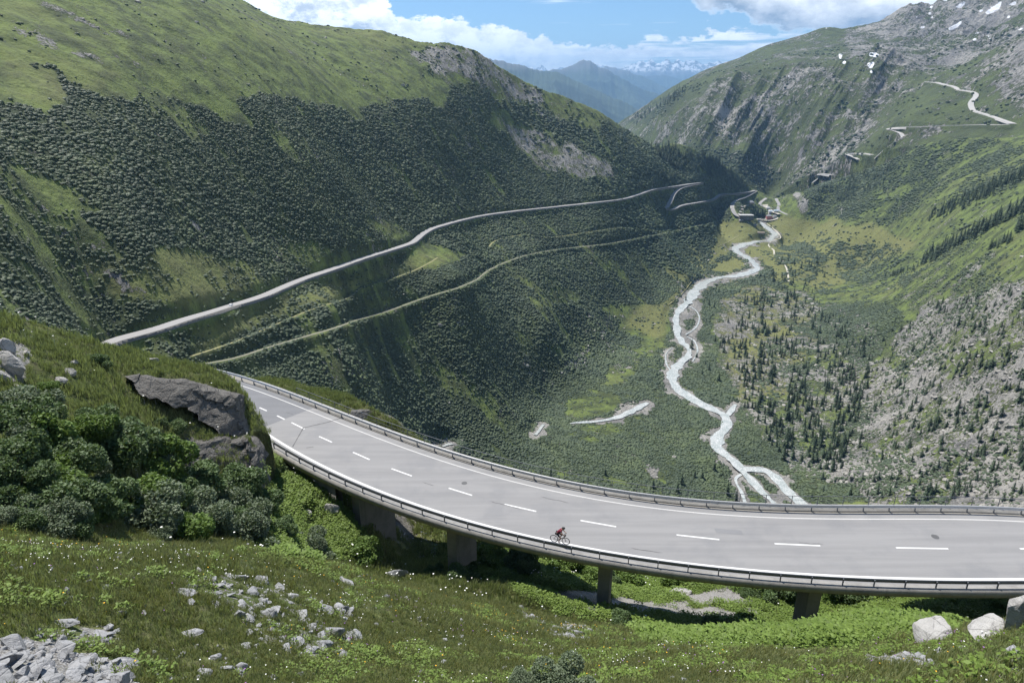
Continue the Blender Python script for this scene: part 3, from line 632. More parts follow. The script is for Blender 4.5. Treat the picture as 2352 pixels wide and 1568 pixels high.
tag(mount, 'big rocky mountain side with grass, cliffs and snow patches', kind='structure')

# ------------------------------------------------------------------ distant ranges
def far_mat():
    m, n, b = material('distant_range', .95)
    g = n.new('ShaderNodeNewGeometry'); pos = g.outputs['Position']; sx = n.new('ShaderNodeSeparateXYZ'); n.put(sx.inputs[0], pos)
    ns = n.noise(pos, .0011, 6, .65); n2 = n.noise(pos, .004, 5, .7)
    c = n.mix(n.smooth(ns, .42, .58), (0.045, 0.065, 0.035), (0.02, 0.035, 0.022))
    hgt = n.math('ADD', sx.outputs[2], n.math('MULTIPLY', n.math('SUBTRACT', ns, .5), 520))
    c = n.mix(n.smooth(hgt, 100, 420), c, (0.12, 0.12, 0.12))
    sn = n.math('MULTIPLY', n.smooth(hgt, 400, 600), n.smooth(n2, .46, .54))
    c = n.mix(sn, c, (0.88, 0.9, 0.93)); n.put(b.inputs['Base Color'], c)
    return m
M_RANGE = far_mat()
def mountain_range(pts, r, rf, seed, amp, label, rough=1.0):
    a = np.array([[float(v_) for v_ in px_ray(p[0], p[1])] for p in pts]); na, nr = 420, 90
    az = np.linspace(a[0, 0] - .02, a[-1, 0] + .02, na); e = np.interp(az, a[:, 0], a[:, 1])
    zc = e * r + amp * (ridged(az * 60, az * 0 + seed, seed, 4) - .6) + r * .0022 * (ridged(az * 160, az * 0 + seed, seed + 40, 4) - .5)
    t = np.linspace(0, 1.35, nr)[:, None]; A = az[None, :].repeat(nr, 0)
    rr = rf + (r - rf) * t
    zf = -1150.0
    prof = np.where(t <= 1, t ** 1.25, 1 - (t - 1) * 2.0)
    z = zf + (zc[None, :] - zf) * prof
    x = rr * np.sin(A); y = rr * np.cos(A); win = np.clip(np.minimum(t, 1) * (1 - np.minimum(t, 1)) * 4, 0, 1)
    z += win * rough * (r * .03) * (ridged(x / (r * .05) + .4 * t, y / (r * .09), seed + 5, 5) - .55) + rough * r * .004 * fbm(x / 300, y / 300, seed, 4) * np.clip(t, .2, 1)
    i = np.arange(nr - 1)[:, None] * na + np.arange(na - 1)[None, :]
    q = np.stack([i, i + 1, i + na + 1, i + na], -1).reshape(-1, 4)
    o = mesh_np('mountains', np.stack([x, y, z], -1).reshape(-1, 3), q, M_RANGE, True)
    tag(o, label, kind='structure')
mountain_range([(1040, 112), (1100, 128), (1149, 141), (1194, 148), (1222, 158), (1278, 168), (1320, 185), (1362, 202), (1404, 222), (1460, 250), (1520, 275), (1600, 300)], 11500, 5600, 3, 30, 'nearest blue range beyond the valley mouth')
mountain_range([(1150, 190), (1250, 166), (1284, 160), (1314, 151), (1334, 140), (1356, 141), (1373, 153), (1404, 166), (1446, 190), (1502, 213), (1560, 240), (1640, 270)], 17000, 12500, 8, 60, 'blue peak with a flat snowy top')
mountain_range([(1300, 175), (1390, 151), (1418, 157), (1440, 163), (1474, 175), (1516, 197), (1560, 215), (1640, 240)], 23000, 19000, 12, 70, 'hazy blue ridge behind the peak')
mountain_range([(1400, 195), (1474, 175), (1524, 172), (1558, 180), (1600, 196), (1700, 215)], 27000, 24000, 17, 25, 'low rounded hazy ridge', .5)
mountain_range([(1100, 165), (1180, 160), (1222, 152), (1250, 156), (1284, 153), (1330, 158), (1376, 151), (1420, 155), (1440, 148), (1466, 141), (1480, 148), (1494, 136), (1513, 143), (1530, 137), (1547, 149), (1558, 140), (1572, 147), (1586, 143), (1614, 149), (1656, 146), (1720, 150), (1800, 160)],
               34000, 30000, 23, 380, 'snowy range along the horizon')
# the low country between and below them all
co = np.array([[-41000, -1500, -1155], [41000, -1500, -1155], [41000, 41000, -1155], [-41000, 41000, -1155]], float)
tag(mesh_np('ground', co, np.array([[0, 1, 2, 3]]), M_RANGE), 'valley bottom far beyond', kind='structure')

# ------------------------------------------------------------------ surfaces laid on the terrain
def ribbon(name, P, width, mat, up=.12, across=2, parent=None, rag=0.0):
    P = np.array(P, float); T = np.gradient(P[:, :2], axis=0); T /= np.maximum(np.linalg.norm(T, axis=1), 1e-6)[:, None]
    N = np.stack([T[:, 1], -T[:, 0]], 1); w = (P[:, 3] if width is None else np.full(len(P), width))[:, None] / 2
    rows = []
    for k in range(across + 1):
        s = k / across * 2 - 1
        q_ = np.arange(len(P)); w_s = w * (1 + rag * fbm(q_ / 4.0, q_ * 0 + (3.3 if s > 0 else 9.1), 12, 4))[:, None]; xy = P[:, :2] + N * w_s * s; rows.append(np.column_stack([xy, P[:, 2] + up]))
    co = np.stack(rows, 1).reshape(-1, 3); n = len(P); m = across + 1
    i = np.arange(n - 1)[:, None] * m + np.arange(across)[None, :]
    return mesh_np(name, co, np.stack([i, i + 1, i + m + 1, i + m], -1).reshape(-1, 4), mat, True, parent)
M_ASPHALT_FAR = plain('pale_asphalt', (0.29, 0.285, 0.28), .9, .08, .2)
M_GRAVEL = plain('track_gravel', (0.20, 0.195, 0.15), .95, .25, .3)
M_ROADPALE = plain('pale_mountain_road', (0.42, 0.41, 0.39), .9, .08, .2)
M_PATH = plain('dirt_path', (0.24, 0.23, 0.12), .95, .2, .3)
M_PALEPATH = plain('pale_path', (0.48, 0.45, 0.38), .95, .2, .3)
M_WALLSTONE = plain('retaining_stone', (0.17, 0.165, 0.155), .9, .4, .8, bump=.3, bscale=1.5)
def water_mat():
    m, n, b = material('glacier_water', .25)
    pos = n.new('ShaderNodeNewGeometry').outputs['Position']
    ns = n.noise(pos, .12, 5, .65); n2 = n.noise(pos, .9, 4, .6)
    c = n.mix(n.smooth(ns, .40, .62), (0.29, 0.325, 0.315), (0.42, 0.44, 0.43)); c = n.mix(n.smooth(n2, .50, .70), c, (0.70, 0.71, 0.70))
    n.put(b.inputs['Base Color'], c)
    bp = n.new('ShaderNodeBump'); bp.inputs['Distance'].default_value = .25; n.put(bp.inputs['Height'], n2); n.put(b.inputs['Normal'], bp.outputs[0])
    b.inputs['Specular IOR Level'].default_value = .25
    return m
M_WATER = water_mat()
def merge(name, obs, label=None, kind='structure'):
    me = bpy.data.meshes.new(name); bm = bmesh.new()
    for o in obs: bm.from_mesh(o.data)
    bm.to_mesh(me); bm.free(); me.materials.append(obs[0].data.materials[0])
    for p in me.polygons: p.use_smooth = True
    for o in obs: bpy.data.objects.remove(o)
    r = bpy.data.objects.new(name, me); COL.objects.link(r); tag(r, label, kind=kind); return r
for P in rivers:
    w = P[:, 3].copy(); s = np.arange(len(P)); P[:, 3] = w * .8 * (1 + 1.1 * fbm(s / 5.0, s * 0 + w.mean(), 5, 4))
merge('river', [ribbon('r', P, None, M_WATER, up=.30 + .03 * i, across=3, rag=1.6) for i, P in enumerate(rivers)], 'milky glacial river braiding down the valley floor')
merge('road', [ribbon('r', P, w, M_ASPHALT_FAR, up=.22 + .05 * i) for i, (P, w) in enumerate([(np.column_stack([road2 + np.array([0, 0, 1.2]), np.interp(np.hypot(road2[:, 0], road2[:, 1]), [300, 1300, 1600], [7.2, 8, 11])]), None), (roadg, 9), (roadh, 9)])], 'pale mountain roads winding along both sides of the valley')
merge('road', [ribbon('r', P + np.array([0, 0, 1.3]), 12, M_ROADPALE, up=.3 + .05 * i) for i, P in enumerate(roads3)], 'pale pass road with hairpins high on the right')
merge('railway_bed', [ribbon('r', rail, 2.5, M_GRAVEL, up=.15)], 'narrow gravel railway bed across the left slope')
merge('path', [ribbon('r', P, w, M_PATH, up=.15) for P, w in ((trail1, 1.8), (trail2, 2.0), (drape(B, TRAIL4, 6), 2.5), (drape(B, TRAIL5, 6), 2.5))], 'faint grassy footpaths')
merge('path', [ribbon('r', P, w, M_PALEPATH, up=.15) for P, w in ((drape(B, TRAIL3, 6), 3.5), (drape(B, TRAIL6, 6), 2.5))], 'pale gravel footpath on the right of the river')
def retaining(P, off, h, name, label):
    P = np.array(P); T = np.gradient(P[:, :2], axis=0); T /= np.maximum(np.linalg.norm(T, axis=1), 1e-6)[:, None]; N = np.stack([T[:, 1], -T[:, 0]], 1)
    a = P[:, :2] + N * off; b_ = P[:, :2] + N * (off + .5)
    hh = h * (.55 + .9 * np.abs(fbm(np.arange(len(P)) / 14.0, np.arange(len(P)) * 0., 3, 3)) * 2)
    co = np.stack([np.column_stack([a, P[:, 2] + .35]), np.column_stack([b_, P[:, 2] + .35]), np.column_stack([b_ + N * .4, P[:, 2] - hh])], 1).reshape(-1, 3)
    i = np.arange(len(P) - 1)[:, None] * 3 + np.arange(2)[None, :]
    o = mesh_np(name, co, np.stack([i, i + 3, i + 4, i + 1], -1).reshape(-1, 4), M_WALLSTONE); o['label'] = label; o['category'] = 'wall'
M_BANK = plain('pale_gravel_bank', (0.36, 0.35, 0.33), .95, .3, .15)
def bank(P, h, label):
    P = np.array(P); T = np.gradient(P[:, :2], axis=0); T /= np.maximum(np.linalg.norm(T, axis=1), 1e-6)[:, None]; N = np.stack([T[:, 1], -T[:, 0]], 1)
    if (N * P[:, :2]).sum(1).mean() > 0: N = -N
    hh = h * (.7 + 1.2 * np.abs(fbm(np.arange(len(P)) / 6.0, np.arange(len(P)) * 0., 3, 3)) * 2)
    a = P[:, :2] + N * 5.2
    co = np.stack([np.column_stack([a, P[:, 2] + 1.65]), np.column_stack([a + N * .4, P[:, 2] + 1.65]), np.column_stack([a + N * 2.4, P[:, 2] - hh])], 1).reshape(-1, 3)
    i = np.arange(len(P) - 1)[:, None] * 3 + np.arange(2)[None, :]
    o = mesh_np('retaining_wall', co, np.stack([i, i + 3, i + 4, i + 1], -1).reshape(-1, 4), M_BANK); o['label'] = label; o['category'] = 'wall'
bank(roads3[0], 2, 'pale bank under the topmost pass road on the right'); bank(roads3[1][:int(len(roads3[1]) * .62)], 5, 'pale bank under the long level stretch of the pass road on the right'); bank(roads3[1][int(len(roads3[1]) * .62):], 2, 'pale bank under the descending stretch of the pass road on the right'); bank(roads3[2], 3, 'pale bank under the lower hairpin of the pass road'); bank(roads3[3], 3, 'pale bank under the lowest hairpin of the pass road')
k_end = int(np.argmax(road2[:, 0] * .45 + road2[:, 1] * .89))
retaining(road2[:k_end] + np.array([0, 0, 1.1]), 4.0, 6.5, 'retaining_wall', 'long dark stone retaining wall under the road along the left slope')

# ------------------------------------------------------------------ NEAR GROUND: meadow in front, hollow, left knoll, ground under the viaduct
ZR = -35.0
ctrlA = [
    (0, 1568, 14), (400, 1568, 14.5), (800, 1568, 15), (1176, 1568, 15.5), (1600, 1568, 16), (1900, 1568, 15.5), (2352, 1568, 14), (-300, 1568, 13), (2650, 1568, 13),
    (0, 1420, 18), (400, 1420, 19), (800, 1440, 22), (1176, 1500, 21), (1600, 1500, 22), (1900, 1500, 23), (2100, 1510, 20), (2352, 1440, 19),
    (0, 1258, 25), (400, 1264, 27), (600, 1292, 28), (800, 1308, 32), (950, 1350, 34), (1176, 1435, 30),
    (0, 1238, 33), (300, 1235, 38), (500, 1235, 42), (650, 1270, 44), (800, 1295, 50),
    (1176, 1395, 37), (1000, 1335, 45), (1100, 1300, 52), (1300, 1300, 56), (1385, 1392, 46), (1250, 1350, 47), (1600, 1450, 46), (1600, 1350, 58), (1420, 1335, 58), (1870, 1500, 46), (1870, 1405, 60), (2100, 1490, 46), (2120, 1390, 60), (2352, 1400, 56), (2300, 1450, 46),
    (2000, 1440, 38), (2250, 1450, 30), (1750, 1450, 36), (1400, 1430, 38),
    (0, 850, 53), (0, 1000, 43), (0, 1150, 38), (300, 895, 58.3), (300, 1000, 50.5), (300, 1150, 44), (500, 978, 58.7), (430, 942, 58.6), (500, 1120, 52.5), (430, 868, 62.5), (520, 893, 63), (555, 902, 63.5), (560, 1014, 58.4), (430, 1105, 51.5), (500, 1012, 56), (575, 1000, 57.0), (400, 1000, 55.2), (-300, 850, 50), (-300, 1100, 36),
    (600, 1110, 54), (600, 1200, 48),
    (640, 1030, -35.4), (620, 1010, -35.3), (700, 1082, -36.3), (750, 1120, 59.5), (800, 1165, 58), (850, 1225, 56), (882, 1290, 53), (700, 1180, 56), (700, 1260, 50), (800, 1260, 52), (910, 1330, 48), (930, 1200, 65), (870, 1130, 68),
    (540, 880, -35.4), (600, 950, -35.3), (440, 855, -35.4), (700, 1000, -36.5),
    (800, 1050, -40), (1000, 1120, -44), (1176, 1180, -50), (1400, 1230, -52), (1700, 1250, -50), (2000, 1270, -49), (2352, 1290, -45),
    (800, 912, -37.6), (700, 882, -37), (600, 866, -36.4), (860, 945, -38), (930, 987, -39.5), (700, 930, -35.6), (600, 885, -35.5),
]
skyA = [(-700, 690, 50), (-300, 700, 56), (0, 727, 62), (60, 738, 62.5), (110, 752, 63), (180, 782, 64), (250, 800, 66), (300, 812, 68), (350, 826, 71), (400, 838, 74), (432, 846, 86), (500, 858, -36), (560, 862, -36.2), (650, 872, -36.7),
        (700, 881, -37), (800, 911, -37.6), (860, 944, -38), (930, 986, -39.5), (1000, 1040, -44), (1176, 1160, -52), (1600, 1230, -54), (2000, 1250, -52), (2400, 1280, -48), (2900, 1300, -45)]
A = Field(ctrlA, skyA, (-53, 53), (7, 150), (1000, 820), drop=1.4)

# ---- the road curve: the two edge lines, traced and fitted with one smooth curve each
far_px = [(440, 858), (512, 873), (577, 889), (687, 933), (740, 957.5), (831, 993), (1005, 1058), (1167, 1103), (1293, 1130), (1473, 1160), (1599, 1175), (1865, 1191), (2081, 1196), (2340, 1195)]
near_px = [(565, 966), (663, 1022), (783, 1082), (896.6, 1139), (988, 1167), (1019, 1187), (1220, 1234), (1365, 1263), (1505, 1283), (1599, 1292), (1775, 1311), (1937, 1322), (2352, 1331)]
def fit(pxs, deg):
    P = np.array([on_plane(a, b, ZR)[:2] for a, b in pxs]); c = np.polyfit(P[:, 0], P[:, 1], deg); return c, P
cF, PF = fit(far_px, 4); cN, PN = fit(near_px, 3)
print('fit residuals', np.abs(np.polyval(cF, PF[:, 0]) - PF[:, 1]).max(), np.abs(np.polyval(cN, PN[:, 0]) - PN[:, 1]).max(), PF[0], PF[-1], PN[0], PN[-1])
def yfar(x):
    x = np.asarray(x, float); d = np.polyval(np.polyder(cF), -42.0); return np.where(x > -42, np.polyval(cF, np.maximum(x, -42)), np.polyval(cF, -42.0) + d * .55 * (x + 42))
def ynear(x):
    x = np.asarray(x, float); return np.where(x > -29, np.polyval(cN, np.maximum(x, -29)), yfar(x) - (yfar(-29.0) - np.polyval(cN, -29.0)))
def yof(c, x): return yfar(x) if c is cF else ynear(x)
def curve(c, x0, x1, step=.5, off=0.0):
    """points along y = poly(x) every step metres, shifted sideways by off (towards the viewer positive)"""
    x = np.linspace(x0, x1, 800); P = resample(np.column_stack([x, yof(c, x)]), step)
    if off:
        T = np.gradient(P, axis=0); T /= np.linalg.norm(T, axis=1)[:, None]; P = P + np.stack([T[:, 1], -T[:, 0]], 1) * off
        P = resample(P, step)
    return P
XA, XB = -49.0, 62.0
farline = curve(cF, XA, XB); nearline = curve(cN, XA, XB)
XAB = float(on_plane(655, 1030, ZR)[0]) - .5      # where the viaduct's near edge begins
# ground flattened where the road lies on it, kept low under the deck
mid_c = (cF + np.concatenate([[0], cN])) / 2
yF = yfar(np.clip(A.x, XA, XB)); yN = ynear(np.clip(A.x, XA, XB))
def pos_noise(F, a, b, sd): return fbm(F.x / a, F.y / a, sd, 4) * b
A.z += np.clip((A.r - 10) / 30, .25, 1) * (pos_noise(A, 7, 1.6, 61) + pos_noise(A, 2.0, .5, 62)) + pos_noise(A, .6, .10, 63)
on = (A.y > yN - 1.6) & (A.y < yF + 1.6)
left = A.x < XAB + .5
A.z[on & left] = ZR - .06
sh = (A.y > yN - 3.5) & (A.y <= yN - 1.6) & left; A.z[sh] = np.minimum(A.z[sh], ZR - .1)
und = (A.y > yN - 1.3) & (A.y < yF + 4.0) & ~left
A.z[und] = np.minimum(A.z[und], ZR - 1.8 - np.clip((A.x[und] - XAB) * .35, 0, 5.0))
und = (A.y > yN - 9) & (A.y <= yN - 1.3) & ~left; A.z[und] = np.minimum(A.z[und], ZR - .95 - np.clip((A.x[und] - XAB) * .12, 0, 2.0))
# keep everything beyond the far kerb below the rail except the verge on the left
bey = (A.y >= yF + 1.6) & (A.x < XAB + 3) & (A.past <= 0); A.z[bey] = np.minimum(A.z[bey], ZR - .2)
pxA, pyA = to_px(A.x, A.y, A.z)

def near_mat():
    m, n, b = material('meadow_soil', .95)
    pos = n.new('ShaderNodeNewGeometry').outputs['Position']
    a1 = n.noise(pos, .22, 5, .65); a2 = n.noise(pos, 2.2, 5, .7); a3 = n.noise(pos, 11, 3, .7)
    c = n.mix(n.smooth(a1, .38, .62), (0.085, 0.115, 0.032), (0.135, 0.145, 0.050)); c = n.mix(n.smooth(a2, .45, .7), c, (0.075, 0.070, 0.040))
    rk = attr(n, 'rock'); rf = n.smooth(n.math('ADD', rk, n.math('MULTIPLY', n.math('SUBTRACT', a2, .5), 1.6)), .5, .62)
    rc = n.mix(n.smooth(a3, .35, .65), (0.16, 0.15, 0.135), (0.36, 0.355, 0.34)); c = n.mix(rf, c, rc)
    n.put(b.inputs['Base Color'], c)
    bp = n.new('ShaderNodeBump'); bp.inputs['Distance'].default_value = .25; n.put(bp.inputs['Height'], n.math('ADD', a2, n.math('MULTIPLY', a3, .4))); n.put(b.inputs['Normal'], bp.outputs[0])
    return m
M_NEAR = near_mat()
RKA = np.zeros(gxx.shape); LUSH = np.zeros(gxx.shape); BUSHY = np.zeros(gxx.shape)
for v, p in [(.80, [(-300, 1490), (60, 1462), (200, 1498), (300, 1530), (340, 1600), (-300, 1700)]), (.48, [(560, 1420), (640, 1400), (800, 1410), (840, 1470), (760, 1510), (600, 1490)]),
             (.46, [(470, 1320), (620, 1330), (720, 1370), (700, 1430), (560, 1410), (420, 1360)]), (.5, [(60, 1440), (240, 1430), (300, 1480), (120, 1480)]),
             (.52, [(1185, 1400), (1260, 1420), (1400, 1450), (1340, 1480), (1240, 1450)]), (.78, [(1240, 1350), (1400, 1362), (1560, 1385), (1770, 1400), (1750, 1420), (1500, 1418), (1380, 1400), (1280, 1385)]),
             (.9, [(1540, 1362), (1700, 1350), (1780, 1385), (1600, 1385)]), (.45, [(860, 1150), (900, 1160), (1010, 1220), (1020, 1300), (960, 1290), (900, 1230)]),
             (.7, [(0, 780), (70, 800), (60, 880), (0, 890)]), (.55, [(1990, 1500), (2120, 1490), (2150, 1530), (2000, 1540)]), (.4, [(640, 1040), (900, 1150), (860, 1180), (650, 1060)]),
             (.5, [(2250, 1500), (2352, 1490), (2352, 1560), (2260, 1540)])]: paint(RKA, v, p)
for p in [[(600, 1030), (680, 1060), (800, 1150), (880, 1290), (640, 1290), (600, 1200)], [(1050, 1260), (1300, 1260), (1800, 1320), (2352, 1380), (2352, 1400), (2250, 1430), (2180, 1450), (1900, 1500), (1500, 1480), (1420, 1430), (1300, 1410), (1100, 1330)]]: paint(LUSH, 1, p)
RKA = blur(RKA, 1)
rkA = sample(RKA, pxA, pyA)
meadow = A.mesh('hillside', M_NEAR, {'rock': rkA}); tag(meadow, 'steep flowery meadow in front, falling away under the viaduct', kind='structure')

# ------------------------------------------------------------------ road and viaduct
def road_mat(name, c1, c2):
    m, n, b = material(name, .88)
    pos = n.new('ShaderNodeNewGeometry').outputs['Position']
    ln = n.noise(n.mapping(pos, rot=(0, 0, R(12)), sca=(.05, .9, 1)), 1.2, 5, .6); sp = n.noise(pos, 14, 4, .75); pt = n.noise(pos, .35, 4, .6); vv = n.voro(pos, 45)
    c = n.mix(n.smooth(ln, .35, .65), c1, c2); c = n.mix(n.math('MULTIPLY', n.smooth(pt, .46, .70), .45), c, (0.155, 0.16, 0.17))
    c = n.mix(n.math('MULTIPLY', n.smooth(sp, .5, .72), .28), c, (0.11, 0.11, 0.115)); c = n.mix(n.math('MULTIPLY', n.smooth(vv, .1, .6), .2), c, (0.34, 0.335, 0.33))
    n.put(b.inputs['Base Color'], c)
    bp = n.new('ShaderNodeBump'); bp.inputs['Distance'].default_value = .01; n.put(bp.inputs['Height'], sp); n.put(b.inputs['Normal'], bp.outputs[0])
    return m
M_ROAD = road_mat('bleached_asphalt', (0.203, 0.202, 0.202), (0.248, 0.246, 0.244)); M_ROADN = road_mat('darker_asphalt', (0.125, 0.130, 0.14), (0.15, 0.155, 0.165))
M_WHITE = plain('road_paint', (0.62, 0.62, 0.61), .8, .14, 6)
M_WORN = plain('worn_road_paint', (0.50, 0.495, 0.48), .8, .25, 9)
M_TAR = plain('tar', (0.09, 0.09, 0.09), .7, .2, 4); M_IRON = plain('cast_iron', (0.10, 0.10, 0.10), .6, .2, 20)
M_SHOULDER = plain('shoulder', (0.24, 0.225, 0.20), .95, .2, 3)
def concrete(name, c, streak=True):
    m, n, b = material(name, .9)
    pos = n.new('ShaderNodeNewGeometry').outputs['Position']
    a = n.noise(pos, .8, 5, .65); s_ = n.noise(n.mapping(pos, sca=(1.6, 1.6, .12)), 1.6, 5, .65); f = n.noise(pos, 12, 3, .6)
    col = n.mix(n.smooth(a, .35, .7), c, tuple(v * .74 for v in c)); col = n.mix(n.math('MULTIPLY', n.smooth(s_, .5, .72), .5), col, tuple(v * .45 for v in c))
    col = n.mix(n.math('MULTIPLY', f, .25), col, tuple(v * .7 for v in c))
    n.put(b.inputs['Base Color'], col); bp = n.new('ShaderNodeBump'); bp.inputs['Distance'].default_value = .02; n.put(bp.inputs['Height'], f); n.put(b.inputs['Normal'], bp.outputs[0])
    return m
M_CONC = concrete('weathered_concrete', (0.25, 0.24, 0.22)); M_KERB = concrete('kerb_concrete', (0.30, 0.29, 0.27))
M_STEEL = plain('galvanised_steel', (0.50, 0.51, 0.52), .5, .12, 3, metal=.35); M_STEEL2 = plain('dull_steel', (0.15, 0.16, 0.18), .6, .12, 3, metal=.3)

def strip(name, Pa, Pb, z, mat, parent=None, n=None, z2=None):
    """sheet between two plan curves"""
    n = n or max(len(Pa), len(Pb)); t = np.linspace(0, 1, n)
    ta = np.linspace(0, 1, len(Pa)); tb = np.linspace(0, 1, len(Pb))
    a = np.stack([np.interp(t, ta, Pa[:, k]) for k in (0, 1)], 1); b = np.stack([np.interp(t, tb, Pb[:, k]) for k in (0, 1)], 1)
    co = np.stack([np.column_stack([a, np.full(n, z)]), np.column_stack([b, np.full(n, z if z2 is None else z2)])], 1).reshape(-1, 3)
    i = np.arange(n - 1)[:, None] * 2
    return mesh_np(name, co, np.concatenate([i, i + 1, i + 3, i + 2], 1)[:, ::-1], mat, False, parent)
# asphalt in two ages; the seam runs across the road
def cut(P, xs, right):
    q = [[xs, np.interp(xs, P[:, 0], P[:, 1])]]; return np.concatenate([q, P[P[:, 0] > xs]]) if right else np.concatenate([P[P[:, 0] < xs], q])
seamF = float(on_plane(713, 946, ZR)[0]); seamN = float(on_plane(577, 996, ZR)[0])
EF = curve(cF, XA, XB, .5, -.75); EN = curve(cN, XA, XB, .5, .75)
road = strip('road', cut(EF, seamF, True), cut(EN, seamN, True), ZR, M_ROAD); tag(road, 'pale curving pass road on the viaduct', kind='structure')
r2 = strip('road', cut(EF, seamF + .02, False), cut(EN, seamN + .02, False), ZR + .002, M_ROADN); tag(r2, 'darker newer asphalt left of the seam', kind='structure')
lay = strip('shoulder', curve(cN, XA, XAB + .2, .5, .7), curve(cN, XA, XAB + .2, .5, 2.4), ZR - .012, M_ROAD, None, None, ZR - .03); tag(lay, 'asphalt lay-by strip at the foot of the rock', kind='structure')
sh_ = strip('shoulder', curve(cF, XA, XB, .5, -2.0), curve(cF, XA, XB, .5, -.70), ZR - .004, M_SHOULDER); tag(sh_, 'dusty verge strip under the far guardrail', kind='structure')
strip('edge_line', curve(cF, XA, XB, .5, -.065), curve(cF, XA, XB, .5, .065), ZR + .006, M_WORN, road)
strip('edge_line', curve(cN, XA, XB, .5, -.14), curve(cN, XA, XB, .5, .14), ZR + .006, M_WHITE, road)
dsrc = []
def zc(ox, oy, k, pts): return [(.9408 * (ox + p[0] * k), .9408 * (oy + p[1] * k)) for p in pts]
dsrc += [zc(450, 880, .2551, d) for d in ([(720, 449), (789, 481)], [(888, 527), (960, 562)], [(1026, 592), (1150, 655)], [(1290, 725), (1412, 780)], [(1614, 876), (1774, 947)], [(1983, 1033), (2178, 1103)])]
dsrc += [zc(450, 880, .2551, [(560, 375), (620, 402)])]
dsrc += [zc(800, 1067, .3827, d) for d in ([(772, 324), (921, 370)], [(1128, 427), (1330, 472)], [(1613, 530), (1840, 570)], )]
dsrc += [zc(1600, 1067, .3827, d) for d in ([(135, 622), (408, 652)], [(760, 678), (1052, 691)], [(1535, 704), (1868, 710)], [(2325, 711), (2650, 705)])]
for a, b in dsrc:
    p, q = on_plane(*a, ZR), on_plane(*b, ZR); d = (q - p).normalized(); nn = Vector((-d.y, d.x, 0)) * .085
    co = np.array([p - nn, q - nn, q + nn, p + nn]); co[:, 2] = ZR + .008
    mesh_np('centre_dash', co, np.array([[0, 1, 2, 3]]), M_WHITE, False, road)
def tarline(pts, w, name, parent):
    P = np.array([on_plane(*p, ZR)[:2] for p in pts]); Pn = resample(P, .3); T = np.gradient(Pn, axis=0); T /= np.linalg.norm(T, axis=1)[:, None]; N = np.stack([-T[:, 1], T[:, 0]], 1)
    w = w * (1 + .5 * rng.normal(size=len(Pn)) * .5)[:, None]
    strip(name, Pn + N * w / 2, Pn - N * w / 2, ZR + .011, M_TAR, parent, len(Pn))
tarline([(791, 957), (750, 970), (697, 982)], .11, 'tar_joint', road); tarline([(697, 982), (685, 1003), (672, 1026)], .11, 'tar_joint', road)
tarline([(587, 988), (605, 1001), (620, 1009), (640, 1021)], .07, 'crack', road); tarline([(590, 999), (610, 1012), (622, 1018)], .07, 'crack', road)
tarline([(703, 1028), (720, 1026)], .07, 'crack', road)
for k in range(6):
    xx = random.uniform(-26, 42); f = random.uniform(.12, .88); yy = float(yfar(xx) * f + ynear(xx) * (1 - f)); L = random.uniform(.8, 4.5); sl = float(yfar(xx + 1) - yfar(xx)) * f + float(ynear(xx + 1) - ynear(xx)) * (1 - f)
    if random.random() < .12: d_ = np.array([-sl, 1.0]) * .4 + np.array([random.uniform(-.2, .2), 0])
    else: d_ = np.array([1.0, sl])
    d_ = d_ / np.linalg.norm(d_); nn_ = np.array([-d_[1], d_[0]]); m_ = int(L / .15) + 2; tt_ = np.linspace(0, L, m_); wv = np.cumsum(rng.normal(size=m_)) * .02
    Pm = np.array([xx, yy]) + tt_[:, None] * d_ + wv[:, None] * nn_; w_ = (.012 + .018 * rng.uniform(size=m_))[:, None] * np.minimum(1, np.minimum(tt_, L - tt_) / .3 + .1)[:, None]
    strip('crack', Pm + nn_ * w_, Pm - nn_ * w_, ZR + .0125, M_TAR, road, m_)
M_PATCH = road_mat('asphalt_patch', (0.165, 0.168, 0.175), (0.19, 0.193, 0.20))
for xx, f, L, W in ((17, .62, 2.2, .9),):
    q = [(a_, f + b_ * W / 10) for a_, b_ in ((0, 0), (L, 0), (L, 1), (0, 1))]; co = np.array([[xx + a_, float(yfar(xx + a_) * f_ + ynear(xx + a_) * (1 - f_)), ZR + .004] for a_, f_ in q]); mesh_np('asphalt_patch', co, np.array([[0, 1, 2, 3]]), M_PATCH, False, road)
for pxy, s_r in (((1066.6, 1109), .27), ((2148, 1232), .30)):
    c = on_plane(*pxy, ZR); bm = bmesh.new(); bmesh.ops.create_circle(bm, cap_ends=True, segments=20, radius=s_r)
    for v in bm.verts: v.co += Vector((c.x, c.y, ZR + .009)); v.co.y += random.uniform(-.02, .02)
    me = bpy.data.meshes.new('drain_cover'); bm.to_mesh(me); bm.free(); me.materials.append(M_IRON); o = bpy.data.objects.new('drain_cover', me); COL.objects.link(o); o.parent = road

def sweep(name, P2, prof, mat, parent=None, z0=ZR, close=True):
    """profile (offset towards the viewer, height) swept along a plan curve"""
    P = np.array(P2); T = np.gradient(P, axis=0); T /= np.linalg.norm(T, axis=1)[:, None]; N = np.stack([T[:, 1], -T[:, 0]], 1); m = len(prof)
    co = np.stack([np.column_stack([P + N * o, np.full(len(P), z0 + h)]) for o, h in prof], 1).reshape(-1, 3)
    i = np.arange(len(P) - 1)[:, None] * m; k = np.arange(m)[None, :] if close else np.arange(m - 1)[None, :]
    q = np.stack([i + k, i + (k + 1) % m, i + m + (k + 1) % m, i + m + k], -1).reshape(-1, 4)
    return mesh_np(name, co, q, mat, False, parent)
bridge = empty('viaduct', tuple(on_plane(1385, 1300, ZR)))
tag(bridge, 'curving concrete road viaduct on rectangular piers', 'bridge')
def keep(o):        # parent without moving
    o.parent = bridge; o.matrix_parent_inverse = Matrix.Translation(-Vector(bridge.location)); return o
